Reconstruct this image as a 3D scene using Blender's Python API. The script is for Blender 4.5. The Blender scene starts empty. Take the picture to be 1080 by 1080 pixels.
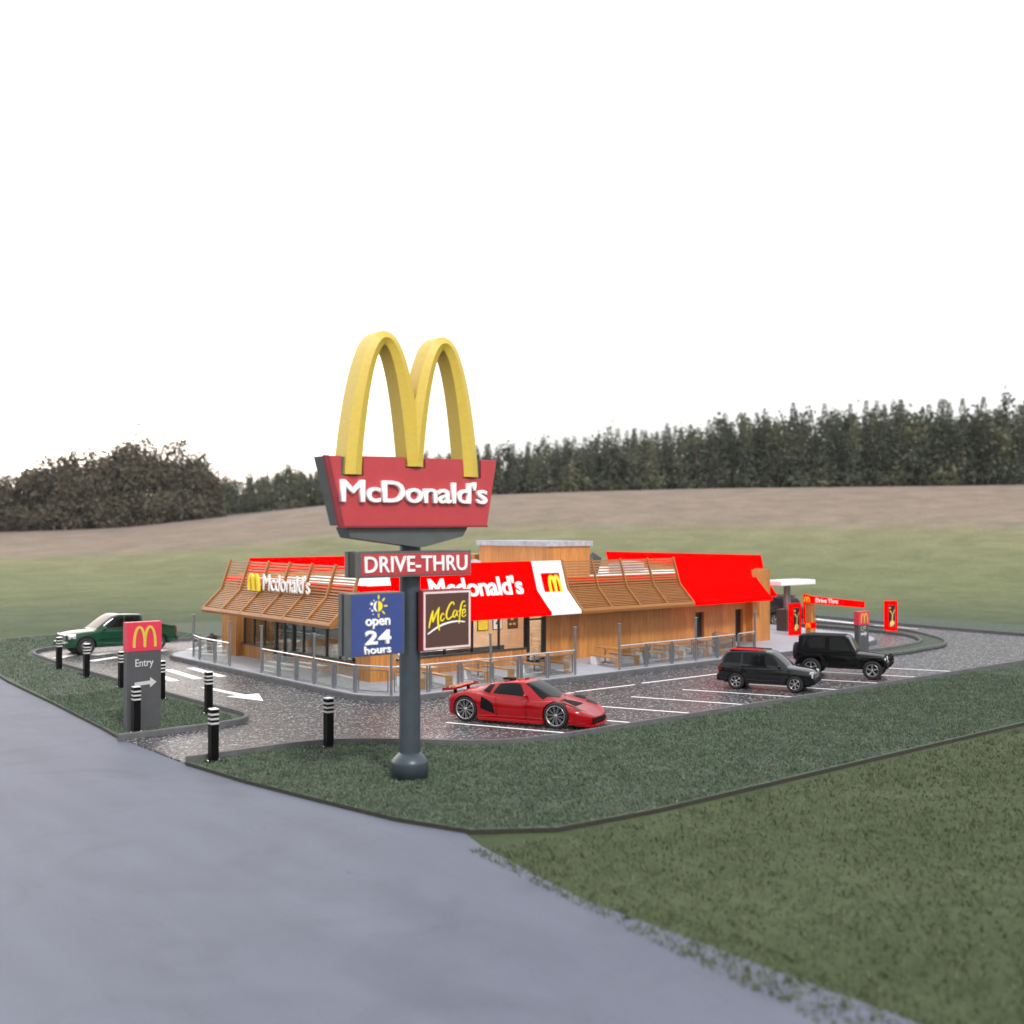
import bpy, bmesh, math, random
import numpy as np
from mathutils import Vector, Matrix
from mathutils.geometry import tessellate_polygon
R = math.radians
random.seed(7)
scene = bpy.context.scene
COL = scene.collection

# ------------------------------------------------------------------ helpers
class MB:
    """collects shapes and links them as one mesh object"""
    def __init__(s): s.v = []; s.f = []; s.sm = []; s.blk = []
    def add(s, vs, fs, smooth=False):
        o = len(s.v); s.blk.append((o, len(s.f))); s.v += [tuple(p) for p in vs]
        for f in fs: s.f.append(tuple(i + o for i in f)); s.sm.append(smooth)
        return s
    def box(s, x0, x1, y0, y1, z0, z1, M=None):
        vs = [Vector(p) for p in ((x0,y0,z0),(x1,y0,z0),(x1,y1,z0),(x0,y1,z0),(x0,y0,z1),(x1,y0,z1),(x1,y1,z1),(x0,y1,z1))]
        if M: vs = [M @ p for p in vs]
        return s.add(vs, [(3,2,1,0),(4,5,6,7),(0,1,5,4),(1,2,6,5),(2,3,7,6),(3,0,4,7)])
    def prism(s, poly, axis, a, b, M=None):
        """poly in the two other axes, extruded along axis from a to b"""
        n = len(poly)
        def mk(p, t):
            if axis == 'z': return Vector((p[0], p[1], t))
            if axis == 'y': return Vector((p[0], t, p[1]))
            return Vector((t, p[0], p[1]))
        vs = [mk(p, a) for p in poly] + [mk(p, b) for p in poly]
        if M: vs = [M @ v for v in vs]
        tri = tessellate_polygon([[Vector((p[0], p[1], 0)) for p in poly]])
        fs = [tuple(t) for t in tri] + [tuple(i + n for i in t[::-1]) for t in tri]
        fs += [(i, (i+1) % n, (i+1) % n + n, i + n) for i in range(n)]
        return s.add(vs, fs)
    def cyl(s, p0, p1, r0, r1=None, n=12, cap=True, smooth=True):
        if r1 is None: r1 = r0
        p0 = Vector(p0); p1 = Vector(p1); d = (p1 - p0).normalized()
        a = d.orthogonal().normalized(); b = d.cross(a)
        vs = []
        for p, r in ((p0, r0), (p1, r1)):
            for i in range(n):
                t = 2*math.pi*i/n; vs.append(p + (a*math.cos(t) + b*math.sin(t))*r)
        s.add(vs, [(i, (i+1) % n, (i+1) % n + n, i + n) for i in range(n)], smooth)
        if cap: s.add(vs, [tuple(range(n-1, -1, -1)), tuple(range(n, 2*n))])
        return s
    def lathe(s, prof, c=(0,0,0), axis='z', n=24, M=None, smooth=True):
        vs = []; m = len(prof)
        for i in range(n):
            t = 2*math.pi*i/n; ct, st = math.cos(t), math.sin(t)
            for r, h in prof:
                p = (r*ct, r*st, h) if axis == 'z' else ((r*ct, h, r*st) if axis == 'y' else (h, r*ct, r*st))
                p = Vector(p) + Vector(c); vs.append(M @ p if M else p)
        fs = []
        for i in range(n):
            j = (i+1) % n
            for k in range(m-1): fs.append((i*m+k, j*m+k, j*m+k+1, i*m+k+1))
        return s.add(vs, fs, smooth)
    def tube(s, pts, r, n=8):
        for a, b in zip(pts[:-1], pts[1:]): s.cyl(a, b, r, n=n)
        return s
    def quad(s, a, b, c, d, smooth=False): return s.add([a,b,c,d], [(0,1,2,3)], smooth)
    def ico(s, c, r, sub=1, sq=(1,1,1)):
        bm = bmesh.new(); bmesh.ops.create_icosphere(bm, subdivisions=sub, radius=1)
        vs = [Vector((v.co.x*r*sq[0]+c[0], v.co.y*r*sq[1]+c[1], v.co.z*r*sq[2]+c[2])) for v in bm.verts]
        fs = [tuple(v.index for v in f.verts) for f in bm.faces]; bm.free()
        return s.add(vs, fs, True)
    def each(s, name, mat, parent=None, bevel=0):
        """one object per added shape (shapes added right after each other on the same verts stay together)"""
        out = []
        for (a, f0), (b, f1) in zip(s.blk, s.blk[1:]+[(len(s.v), len(s.f))]):
            m = MB(); m.add(s.v[a:b], [tuple(i-a for i in f) for f in s.f[f0:f1]], s.sm[f0]); out.append(m.build(name, mat, parent, bevel))
        return out
    def build(s, name, mat, parent=None, bevel=0, fix=True):
        me = bpy.data.meshes.new(name); me.from_pydata(s.v, [], s.f)
        me.polygons.foreach_set('use_smooth', s.sm)
        if fix:
            bm = bmesh.new(); bm.from_mesh(me); bmesh.ops.recalc_face_normals(bm, faces=bm.faces); bm.to_mesh(me); bm.free()
        if mat: me.materials.append(mat)
        return link(name, me, parent, bevel)

def link(name, me, parent=None, bevel=0):
    o = bpy.data.objects.new(name, me); COL.objects.link(o)
    if parent: o.parent = parent
    if bevel:
        m = o.modifiers.new('bevel', 'BEVEL'); m.width = bevel; m.segments = 2; m.limit_method = 'ANGLE'; m.angle_limit = R(40)
    return o
def tag(o, label, cat, group=None):
    o['label'] = label; o['category'] = cat
    if group: o['group'] = group
    return o
def struct(o): o['kind'] = 'structure'; return o
def thing(name, label, cat, loc=(0,0,0), rz=0, group=None):
    o = bpy.data.objects.new(name, None); COL.objects.link(o); o.empty_display_size = .3
    o.location = loc; o.rotation_euler = (0,0,rz)
    return tag(o, label, cat, group)
def dup(root, loc, rz, label, group=None):
    r = root.copy(); COL.objects.link(r); r.location = loc; r.rotation_euler = (0,0,rz); r['label'] = label
    if group: r['group'] = group
    def rec(src, dst):
        for ch in list(src.children):
            c = ch.copy(); COL.objects.link(c); c.parent = dst; c.matrix_parent_inverse = ch.matrix_parent_inverse.copy(); rec(ch, c)
    rec(root, r)
    return r

def text_obj(name, txt, size, mat, parent, M, ext=.01, bold=0., sx=1., align='CENTER', shear=0., spacing=1., fit=None):
    cu = bpy.data.curves.new(name, 'FONT'); cu.body = txt; cu.size = size; cu.extrude = ext; cu.bevel_depth = max(bold, 0); cu.bevel_resolution = 1
    cu.align_x = align; cu.shear = shear; cu.space_character = spacing; cu.resolution_u = 4
    o = bpy.data.objects.new(name, cu); COL.objects.link(o)
    dg = bpy.context.evaluated_depsgraph_get()
    me = bpy.data.meshes.new_from_object(o.evaluated_get(dg)); bpy.data.objects.remove(o)
    co = np.empty(len(me.vertices)*3); me.vertices.foreach_get('co', co); co = co.reshape(-1, 3)
    co[:, 0] *= sx
    if fit:                          # (width, height): stretch to these, lower left at origin
        mn = co.min(0); mx = co.max(0)
        co[:, 0] = (co[:, 0]-mn[0])*fit[0]/(mx[0]-mn[0]); co[:, 1] = (co[:, 1]-mn[1])*fit[1]/(mx[1]-mn[1])
    me.vertices.foreach_set('co', co.ravel()); me.transform(M)
    me.materials.clear(); me.materials.append(mat)
    return link(name, me, parent)
def faceA(x, y, z, tilt=0): return Matrix.Translation((x,y,z)) @ Matrix.Rotation(R(90-tilt), 4, 'X')          # faces -Y
def faceB(x, y, z, tilt=0): return Matrix.Translation((x,y,z)) @ Matrix.Rotation(R(-90), 4, 'Z') @ Matrix.Rotation(R(90-tilt), 4, 'X')   # faces -X

def ribbon(mb, pts, w, t, M, taper=None):
    """flat stroke in local xy plane, thickness t along z"""
    n = len(pts); L = []; Rr = []
    for i, p in enumerate(pts):
        a = Vector(pts[max(i-1, 0)]); b = Vector(pts[min(i+1, n-1)]); d = (b-a).normalized(); nn = Vector((-d.y, d.x))
        ww = (w[i] if isinstance(w, (list, tuple)) else w)/2
        p = Vector(p); L.append(p+nn*ww); Rr.append(p-nn*ww)
    vs = []
    for i in range(n):
        for q, z in ((L[i], 0), (Rr[i], 0), (Rr[i], t), (L[i], t)): vs.append(M @ Vector((q.x, q.y, z)))
    fs = [(0,1,2,3), tuple(4*(n-1)+k for k in (3,2,1,0))]
    for i in range(n-1):
        for k in range(4): fs.append((4*i+k, 4*i+(k+1) % 4, 4*i+4+(k+1) % 4, 4*i+4+k))
    mb.add(vs, fs)
def arch_pts(cx, hw, h, n=14, p=2.4):
    return [(cx + hw*math.cos(math.pi*(1-i/n)), h*math.sin(math.pi*i/n)**(1/1.25)) for i in range(n+1)]
def arches_small(name, w, h, mat, parent, M, stroke=None, t=.02):
    st = stroke or w*.13; mb = MB(); hw = w/4-st*.25
    for c in (-1, 1):
        pts = arch_pts(c*(w/4-st*.25), hw, h-st/2); ribbon(mb, pts, st, t+.001*c, M)
    return mb.build(name, mat, parent)
def catmull(P, n=8, closed=False):
    out = []; m = len(P)
    for i in range(m-1 if not closed else m):
        p0 = Vector(P[i-1] if (i > 0 or closed) else P[0]); p1 = Vector(P[i]); p2 = Vector(P[(i+1) % m]); p3 = Vector(P[(i+2) % m] if (i+2 < m or closed) else P[-1])
        for k in range(n):
            t = k/n; out.append(tuple(.5*((2*p1)+(-p0+p2)*t+(2*p0-5*p1+4*p2-p3)*t*t+(-p0+3*p1-3*p2+p3)*t**3)))
    if not closed: out.append(tuple(P[-1]))
    return out
def offset_path(P, d):
    out = []; n = len(P)
    for i, p in enumerate(P):
        a = Vector(P[max(i-1, 0)][:2]); b = Vector(P[min(i+1, n-1)][:2]); t = (b-a).normalized(); out.append((p[0]-t.y*d, p[1]+t.x*d))
    return out
def kerb_mesh(mb, P, w, z0, z1):
    """kerb along path P (its road edge), w to the left"""
    Q = offset_path(P, w); Rm = offset_path(P, w*.12 if w > 0 else w*.12); n = len(P); vs = []
    for p, r, q in zip(P, Rm, Q):
        vs += [(p[0],p[1],z0), (p[0],p[1],z1-.025), (r[0],r[1],z1), (q[0],q[1],z1), (q[0],q[1],z0)]
    fs = [(0,1,2,3,4), tuple(5*(n-1)+k for k in (4,3,2,1,0))]
    for i in range(n-1):
        for k in range(4): fs.append((5*i+k, 5*i+k+1, 5*i+5+k+1, 5*i+5+k))
    mb.add(vs, fs)

# ------------------------------------------------------------------ materials
class NT:
    def __init__(s, name):
        s.m = bpy.data.materials.new(name); s.m.use_nodes = True; s.t = s.m.node_tree; s.n = s.t.nodes; s.l = s.t.links
        s.b = s.n['Principled BSDF']; s.out = s.n['Material Output']
    def new(s, t, **kw):
        n = s.n.new(t)
        for k, v in kw.items(): setattr(n, k, v)
        return n
    def co(s, scale=(1,1,1), kind='Object'):
        tc = s.new('ShaderNodeTexCoord'); mp = s.new('ShaderNodeMapping'); mp.inputs['Scale'].default_value = scale
        s.l.new(tc.outputs[kind], mp.inputs[0]); return mp.outputs[0]
    def noise(s, vec, scale, detail=4, rough=.55, dist=0):
        n = s.new('ShaderNodeTexNoise'); n.inputs['Scale'].default_value = scale; n.inputs['Detail'].default_value = detail
        n.inputs['Roughness'].default_value = rough; n.inputs['Distortion'].default_value = dist; s.l.new(vec, n.inputs['Vector']); return n.outputs['Fac']
    def ramp(s, fac, stops):
        r = s.new('ShaderNodeValToRGB'); e = r.color_ramp.elements
        while len(e) < len(stops): e.new(.5)
        for i, (p, c) in enumerate(stops): e[i].position = p; e[i].color = (*c, 1) if len(c) == 3 else c
        s.l.new(fac, r.inputs[0]); return r.outputs[0]
    def mix(s, fac, a, b, mode='MIX'):
        m = s.new('ShaderNodeMix', data_type='RGBA', blend_type=mode)
        for k, v in ((0, fac), (6, a), (7, b)):
            if isinstance(v, (int, float)): m.inputs[k].default_value = v
            elif isinstance(v, tuple): m.inputs[k].default_value = (*v, 1)
            else: s.l.new(v, m.inputs[k])
        return m.outputs[2]
    def math(s, op, a, b=0.):
        m = s.new('ShaderNodeMath', operation=op)
        for k, v in ((0, a), (1, b)):
            if isinstance(v, (int, float)): m.inputs[k].default_value = v
            else: s.l.new(v, m.inputs[k])
        return m.outputs[0]
    def bump(s, h, strength=.3, dist=.02):
        b = s.new('ShaderNodeBump'); b.inputs['Strength'].default_value = strength; b.inputs['Distance'].default_value = dist
        s.l.new(h, b.inputs['Height']); s.l.new(b.outputs[0], s.b.inputs['Normal'])
    def set(s, k, v):
        if isinstance(v, (int, float)): s.b.inputs[k].default_value = v
        elif isinstance(v, tuple): s.b.inputs[k].default_value = (*v, 1)
        else: s.l.new(v, s.b.inputs[k])

def simple(name, c, rough=.5, metal=0., var=.12, scale=3., coat=0., spec=.5, bump=0):
    t = NT(name); v = t.co()
    n = t.noise(v, scale, 5, .6)
    lo = tuple(x*(1-var) for x in c); hi = tuple(min(1, x*(1+var)) for x in c)
    t.set('Base Color', t.ramp(n, [(.3, lo), (.7, hi)])); t.set('Roughness', rough); t.set('Metallic', metal)
    t.b.inputs['Coat Weight'].default_value = coat; t.b.inputs['Coat Roughness'].default_value = .05; t.b.inputs['Specular IOR Level'].default_value = spec
    if bump: t.bump(t.noise(v, scale*12, 3), bump, .01)
    return t.m

def wood_mat(name, tint=1., plank=.62, base=((.27,.10,.022),(.68,.315,.082),(.50,.21,.05)), slat=False):
    t = NT(name); tc = t.new('ShaderNodeTexCoord'); sp = t.new('ShaderNodeSeparateXYZ'); t.l.new(tc.outputs['Object'], sp.inputs[0])
    u = t.math('ADD', sp.outputs[0], sp.outputs[1])
    if slat: idx = t.math('FLOOR', t.math('MULTIPLY', sp.outputs[2], 7.))
    else: idx = t.math('FLOOR', t.math('DIVIDE', u, plank))
    wn = t.new('ShaderNodeTexWhiteNoise', noise_dimensions='1D'); t.l.new(idx, wn.inputs['W'])
    cb = t.new('ShaderNodeCombineXYZ')
    if slat:
        t.l.new(t.math('MULTIPLY', u, .5), cb.inputs[0]); t.l.new(t.math('MULTIPLY', sp.outputs[2], 14.), cb.inputs[1])
    else:
        t.l.new(t.math('MULTIPLY', u, 9.), cb.inputs[0]); t.l.new(t.math('MULTIPLY', sp.outputs[2], .6), cb.inputs[1])
    t.l.new(t.math('MULTIPLY', wn.outputs[0], 37.), cb.inputs[2])
    g = t.noise(cb.outputs[0], 1.6, 6, .65, .6)
    c = t.ramp(g, [(.25, base[0]), (.5, base[2]), (.75, base[1])])
    c = t.mix(t.math('MULTIPLY', wn.outputs[0], .5), c, (.24*tint, .085*tint, .02*tint))
    if not slat:
        fr = t.math('FRACT', t.math('DIVIDE', u, plank)); gap = t.math('MULTIPLY', t.math('LESS_THAN', fr, .03), .6)
        c = t.mix(gap, c, (.12,.045,.012))
    t.set('Base Color', c); t.set('Roughness', .42); t.bump(g, .15, .01)
    return t.m

def glass_mat(name, tint=(.9,.95,.95), refl=1.0):
    t = NT(name); t.n.remove(t.b)
    tr = t.new('ShaderNodeBsdfTransparent'); tr.inputs[0].default_value = (*tint, 1)
    gl = t.new('ShaderNodeBsdfGlossy'); gl.inputs['Roughness'].default_value = .02
    fr = t.new('ShaderNodeFresnel'); fr.inputs[0].default_value = 1.5
    mx = t.new('ShaderNodeMixShader'); t.l.new(t.math('MULTIPLY', fr.outputs[0], refl), mx.inputs[0])
    t.l.new(tr.outputs[0], mx.inputs[1]); t.l.new(gl.outputs[0], mx.inputs[2]); t.l.new(mx.outputs[0], t.out.inputs[0])
    return t.m

def asphalt_mat():
    t = NT('asphalt'); v = t.co()
    vor = t.new('ShaderNodeTexVoronoi'); vor.inputs['Scale'].default_value = 16.; t.l.new(v, vor.inputs['Vector'])
    sep = t.new('ShaderNodeSeparateColor'); t.l.new(vor.outputs['Color'], sep.inputs[0])
    c = t.ramp(sep.outputs[0], [(.0, (.003,.003,.004)), (.5, (.020,.020,.024)), (.74, (.070,.068,.078)), (.86, (.26,.26,.29)), (1., (.70,.70,.74))])
    n2 = t.noise(v, 1.1, 6, .62); c = t.mix(t.ramp(n2, [(.35, (0,0,0)), (.7, (.5,.5,.5))]), c, (.026,.024,.029))
    n3 = t.noise(v, 38, 3); c = t.mix(.25, c, t.ramp(n3, [(.35, (.02,.02,.02)), (.7, (.26,.25,.27))]))
    t.set('Base Color', c); t.set('Roughness', .27); t.b.inputs['Specular IOR Level'].default_value = .42
    h = t.math('ADD', sep.outputs[1], t.math('MULTIPLY', n3, .8)); t.bump(h, .75, .03)
    return t.m
def grass_mat(name, k=1.0):
    t = NT(name); v = t.co((1,1,1))
    a = t.noise(v, 5.5, 8, .72, .5); b = t.noise(v, .6, 5); c2 = t.noise(v, 30, 4, .7)
    c = t.ramp(a, [(.34, (.006*k,.009*k,.007*k)), (.45, (.032*k,.048*k,.034*k)), (.56, (.078*k,.115*k,.076*k)), (.68, (.17*k,.29*k,.08*k))])
    c = t.mix(.45, c, t.ramp(c2, [(.38, (.008*k,.013*k,.010*k)), (.62, (.11*k,.155*k,.10*k))]))
    c = t.mix(t.ramp(b, [(.4, (0,0,0)), (.65, (.35,.35,.35))]), c, (.055*k,.070*k,.058*k))
    geo = t.new('ShaderNodeNewGeometry'); sp = t.new('ShaderNodeSeparateXYZ'); t.l.new(geo.outputs['True Normal'], sp.inputs[0]); side = t.math('LESS_THAN', sp.outputs[2], .5)
    c = t.mix(side, c, t.ramp(c2, [(.3, (.012,.010,.008)), (.7, (.045,.042,.028))]))
    t.set('Base Color', c); t.set('Roughness', .8); t.bump(a, .8, .08)
    return t.m
def field_mat():
    t = NT('field_soil_and_grass'); v = t.co()
    geo = t.new('ShaderNodeNewGeometry'); sp = t.new('ShaderNodeSeparateXYZ'); t.l.new(geo.outputs['Position'], sp.inputs[0])
    r = t.math('SQRT', t.math('ADD', t.math('POWER', sp.outputs[0], 2.), t.math('POWER', sp.outputs[1], 2.)))
    wob = t.noise(v, .012, 3); r2 = t.math('ADD', r, t.math('MULTIPLY', t.math('SUBTRACT', wob, .5), 38.))
    d = t.math('DIVIDE', r2, 300.)
    c = t.ramp(d, [(0., (.070,.092,.048)), (.22, (.078,.098,.058)), (.30, (.090,.112,.068)), (.40, (.150,.168,.090)), (.52, (.195,.198,.112)), (.575, (.235,.190,.155)), (.8, (.240,.190,.165)), (.9, (.08,.085,.06))])
    a = t.noise(t.co((.06,.06,.06)), 3., 7, .65, .4); c = t.mix(.5, c, t.mix(1., c, t.ramp(a, [(.3, (.5,.56,.5)), (.7, (1.35,1.3,1.3))]), 'MULTIPLY'))
    f = t.noise(v, 2.2, 8, .7); c = t.mix(.5, c, t.mix(1., c, t.ramp(f, [(.3, (.55,.6,.55)), (.7, (1.4,1.35,1.3))]), 'MULTIPLY'))
    t.set('Base Color', c); t.set('Roughness', .95); t.bump(f, .5, .08); t.b.inputs['Specular IOR Level'].default_value = .1
    return t.m
def road_mat():
    t = NT('road_surface'); v = t.co()
    a = t.noise(t.co((.5,.12,1)), 1.6, 7, .6); f = t.noise(v, 45, 4, .7)
    c = t.ramp(a, [(.3, (.088,.100,.145)), (.7, (.125,.142,.195))]); c = t.mix(.35, c, t.ramp(f, [(.35, (.035,.04,.055)), (.65, (.24,.26,.32))])); pt = t.noise(v, .35, 3, .5, 1.5); c = t.mix(t.ramp(pt, [(.50, (0,0,0)), (.70, (.22,.22,.22))]), c, (.05,.055,.075))
    vv = t.new('ShaderNodeTexVoronoi', feature='DISTANCE_TO_EDGE'); vv.inputs['Scale'].default_value = .28; wv = t.new('ShaderNodeVectorMath'); wv.operation = 'ADD'; ns = t.new('ShaderNodeTexNoise'); ns.inputs['Scale'].default_value = 1.3; t.l.new(v, ns.inputs['Vector']); t.l.new(v, wv.inputs[0]); t.l.new(ns.outputs['Color'], wv.inputs[1]); t.l.new(wv.outputs[0], vv.inputs['Vector'])
    c = t.mix(t.math('MULTIPLY', t.math('LESS_THAN', vv.outputs['Distance'], .0016), .25), c, (.03,.032,.04))
    t.set('Base Color', c); t.set('Roughness', .7); t.bump(f, .35, .01); return t.m
def leaf_mat(name, lo, mid, hi, scale=.6):
    t = NT(name); oi = t.new('ShaderNodeObjectInfo'); v = t.co()
    a = t.noise(v, scale, 4, .6); c = t.ramp(a, [(.3, lo), (.5, mid), (.72, hi)])
    t.set('Base Color', c); t.set('Roughness', .9); t.b.inputs['Specular IOR Level'].default_value = .15; return t.m
def paint(name, c, coat=.5, metal=.0, rough=.3, spec=.3):
    t = NT(name); v = t.co(); n = t.noise(v, 400, 2)
    t.set('Base Color', t.ramp(n, [(.3, tuple(x*.93 for x in c)), (.7, c)])); t.set('Roughness', rough); t.set('Metallic', metal)
    t.b.inputs['Coat Weight'].default_value = coat; t.b.inputs['Coat Roughness'].default_value = .03; t.b.inputs['Specular IOR Level'].default_value = spec; return t.m
def pave_mat():
    t = NT('pavement_slabs'); v = t.co()
    br = t.new('ShaderNodeTexBrick'); t.l.new(v, br.inputs['Vector']); br.inputs['Scale'].default_value = 1.; br.offset = 0.
    br.inputs['Color1'].default_value = (.40,.415,.46,1); br.inputs['Color2'].default_value = (.35,.37,.42,1); br.inputs['Mortar'].default_value = (.22,.23,.27,1)
    br.inputs['Brick Width'].default_value = .9; br.inputs['Row Height'].default_value = .9; br.inputs['Mortar Size'].default_value = .012
    a = t.noise(v, 2.5, 7, .65); c = t.mix(.5, br.outputs[0], t.mix(1., br.outputs[0], t.ramp(a, [(.3, (.7,.7,.72)), (.7, (1.25,1.25,1.25))]), 'MULTIPLY'))
    t.set('Base Color', c); t.set('Roughness', .6); return t.m
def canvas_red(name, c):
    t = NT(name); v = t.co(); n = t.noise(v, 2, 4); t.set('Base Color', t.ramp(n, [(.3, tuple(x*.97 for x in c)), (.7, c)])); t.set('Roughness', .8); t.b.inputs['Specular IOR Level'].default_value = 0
    t.set('Emission Color', c); t.b.inputs['Emission Strength'].default_value = .5      # glow added to keep the red flat and saturated
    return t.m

M = {}
M['wood'] = wood_mat('cladding_wood'); M['slat'] = wood_mat('slat_wood', slat=True, base=((.22,.085,.017),(.44,.19,.045),(.33,.135,.029)))
M['bench'] = simple('bench_wood', (.50,.235,.07), .4, var=.25, scale=6)
M['glass'] = glass_mat('window_glass', refl=.9); M['railglass'] = glass_mat('rail_glass', (.93,.96,.95), .55)
M['asphalt'] = asphalt_mat(); M['grass'] = grass_mat('lawn_grass'); M['field'] = field_mat(); M['road'] = road_mat(); M['pave'] = pave_mat()
M['kerb'] = simple('kerb_stone', (.095,.098,.105), .7, var=.25, scale=4, bump=.3)
M['line'] = simple('road_paint', (.92,.92,.92), .5, var=.05, scale=8)
M['red'] = canvas_red('glowing_red', (.88,.0,.0)); M['white'] = simple('white_panel', (.82,.83,.86), .4, var=.03)
M['whitelit'] = simple('white_letter', (.93,.93,.93), .35, var=.01)
M['deck'] = simple('white_roof_deck', (.86,.86,.87), .6, var=.03, scale=1)
t = NT('interior_fill_glow'); t.set('Emission Color', (1.,.93,.84)); t.b.inputs['Emission Strength'].default_value = 34.; M['fillglow'] = t.m  # emission of the panels added to brighten the interior
M['yellow'] = simple('yellow_letter', (.92,.72,.02), .4, var=.04); M['archyellow'] = simple('arch_yellow', (.60,.44,.06), .45, var=.06, scale=9, bump=.1)
M['signred'] = simple('sign_red', (.45,.045,.056), .4, var=.06, scale=4, bump=.05); M['signreddark'] = simple('sign_red_edge', (.22,.02,.03), .5)
M['signgrey'] = simple('sign_grey', (.085,.098,.10), .45, var=.12); M['black'] = simple('black_frame', (.008,.009,.01), .35, var=.2)
M['blue'] = simple('sign_blue', (.040,.066,.235), .4, var=.04); M['brown'] = simple('sign_brown', (.085,.040,.033), .45, var=.05)
M['pinkframe'] = simple('pink_frame', (.80,.62,.62), .4, var=.05); M['pole'] = simple('pole_grey', (.050,.068,.085), .38, var=.15, metal=.2)
M['steel'] = simple('steel', (.30,.32,.35), .32, metal=.85, var=.1); M['steelshine'] = simple('handrail_steel', (.75,.76,.78), .18, metal=.9, var=.03)
M['bollard'] = simple('bollard_black', (.002,.002,.003), .45, var=.3, spec=.12); M['band'] = simple('bollard_band', (.50,.50,.50), .5, var=.06)
M['pylon'] = simple('pylon_grey', (.065,.068,.075), .5, var=.1); M['pylonred'] = simple('pylon_red', (.62,.035,.075), .4, var=.06)
M['peach'] = simple('interior_peach', (.80,.52,.34), .7, var=.06); M['innergrey'] = simple('interior_grey', (.42,.42,.42), .7)
M['innerfloor'] = simple('interior_floor', (.35,.33,.31), .35, var=.2); M['ceil'] = simple('interior_ceiling', (.8,.79,.77), .8, var=.03)
M['roofbox'] = simple('slab_concrete', (.36,.37,.42), .7, var=.25, scale=3)
M['brownmetal'] = simple('brown_metal', (.055,.038,.034), .5); M['greypost'] = simple('grey_post', (.15,.135,.13), .5)
M['teal'] = simple('teal_screen', (.20,.55,.50), .3); M['darkgrey'] = simple('dark_grey', (.03,.033,.037), .5)
M['tyre'] = simple('tyre_rubber', (.008,.008,.009), .7, var=.2); M['rim'] = simple('rim_alloy', (.42,.42,.44), .25, metal=.9, var=.05)
M['rimdark'] = simple('rim_dark', (.004,.004,.004), .7, spec=.1); M['carglass'] = simple('car_glass', (.004,.005,.006), .04, spec=.2, var=.1)
M['carblack'] = simple('car_black_plastic', (.004,.004,.005), .55, var=.2, spec=.1); M['lamp'] = simple('headlamp_lens', (.62,.66,.70), .08, metal=.3, var=.35, scale=12)
M['tail'] = simple('tail_lamp', (.16,.004,.004), .15, var=.2); M['pred'] = paint('sports_car_red', (.32,.0008,.004), rough=.5, coat=1., spec=.0)
M['pgreen'] = paint('pickup_green', (.004,.050,.024), coat=1., spec=.0, rough=.5); M['pcharcoal'] = paint('suv_charcoal', (.006,.0075,.008), coat=1., spec=.0, rough=.5); M['pblack'] = paint('jeep_black', (.002,.0022,.0028), coat=.7, spec=.0, rough=.5)
M['khaki'] = simple('khaki_reflection_film', (.12,.115,.05), .5, var=.2); M['orange'] = simple('indicator_orange', (.7,.2,.02), .2)
M['gold'] = simple('gold_print', (.85,.55,.16), .4, var=.2, scale=20); M['bark'] = simple('bark', (.09,.07,.055), .9, var=.3)
M['silver'] = simple('machine_grey', (.45,.46,.47), .4, metal=.4)
# ------------------------------------------------------------------ terrain
AZ = [(-180,.0),(0,.036),(25.5,.036),(40,.034),(47.1,.031),(52,.028),(59.2,.020),(63.8,.010),(69.2,.001),(74.6,-.003),(95,-.004),(180,.0)]
def lerp_tab(T, a):
    for (a0, v0), (a1, v1) in zip(T[:-1], T[1:]):
        if a <= a1: t = max(0, (a-a0)/(a1-a0)); return v0+(v1-v0)*t
    return T[-1][1]
def terrain(x, y):
    r = math.hypot(x, y); a = math.degrees(math.atan2(y, x))
    zt = 6.8 + 230*lerp_tab(AZ, a)
    t = min(1, max(0, (r-95)/150)); s = t*t*(3-2*t)
    z = -.055 + (zt+.085)*s
    if r > 245: z += (r-245)*.02
    und = .5*math.sin(x*.021+1)*math.cos(y*.017) * min(1, max(0, (r-100)/100))
    return z + und
mb = MB(); rings = [0,6,12,20,30,40,50,60,70,80,90,100,110,120,130,140,150,160,170,180,190,200,210,220,230,245,270,310,350,400]
NA = 240; vs = [(0,0,-.055)]
for r in rings[1:]:
    for i in range(NA):
        a = 2*math.pi*i/NA; x, y = r*math.cos(a), r*math.sin(a); vs.append((x, y, terrain(x, y)))
fs = [(0, 1+i, 1+(i+1) % NA) for i in range(NA)]
for k in range(len(rings)-2):
    for i in range(NA):
        j = (i+1) % NA; fs.append((1+k*NA+i, 1+(k+1)*NA+i, 1+(k+1)*NA+j, 1+k*NA+j))
mb.add(vs, fs, True); struct(mb.build('ground', M['field']))
# the public road along the west edge of the lot
mb = MB(); W = []
mb.add([(-9,-80,-.047),(14.3,-80,-.047),(14.3,15,-.047),(15,18.9,-.047),(17,25,-.047),(17,70,-.047),(-9,70,-.047)], [(0,1,2,3,4,5,6)]); struct(mb.build('road', M['road']))

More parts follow.
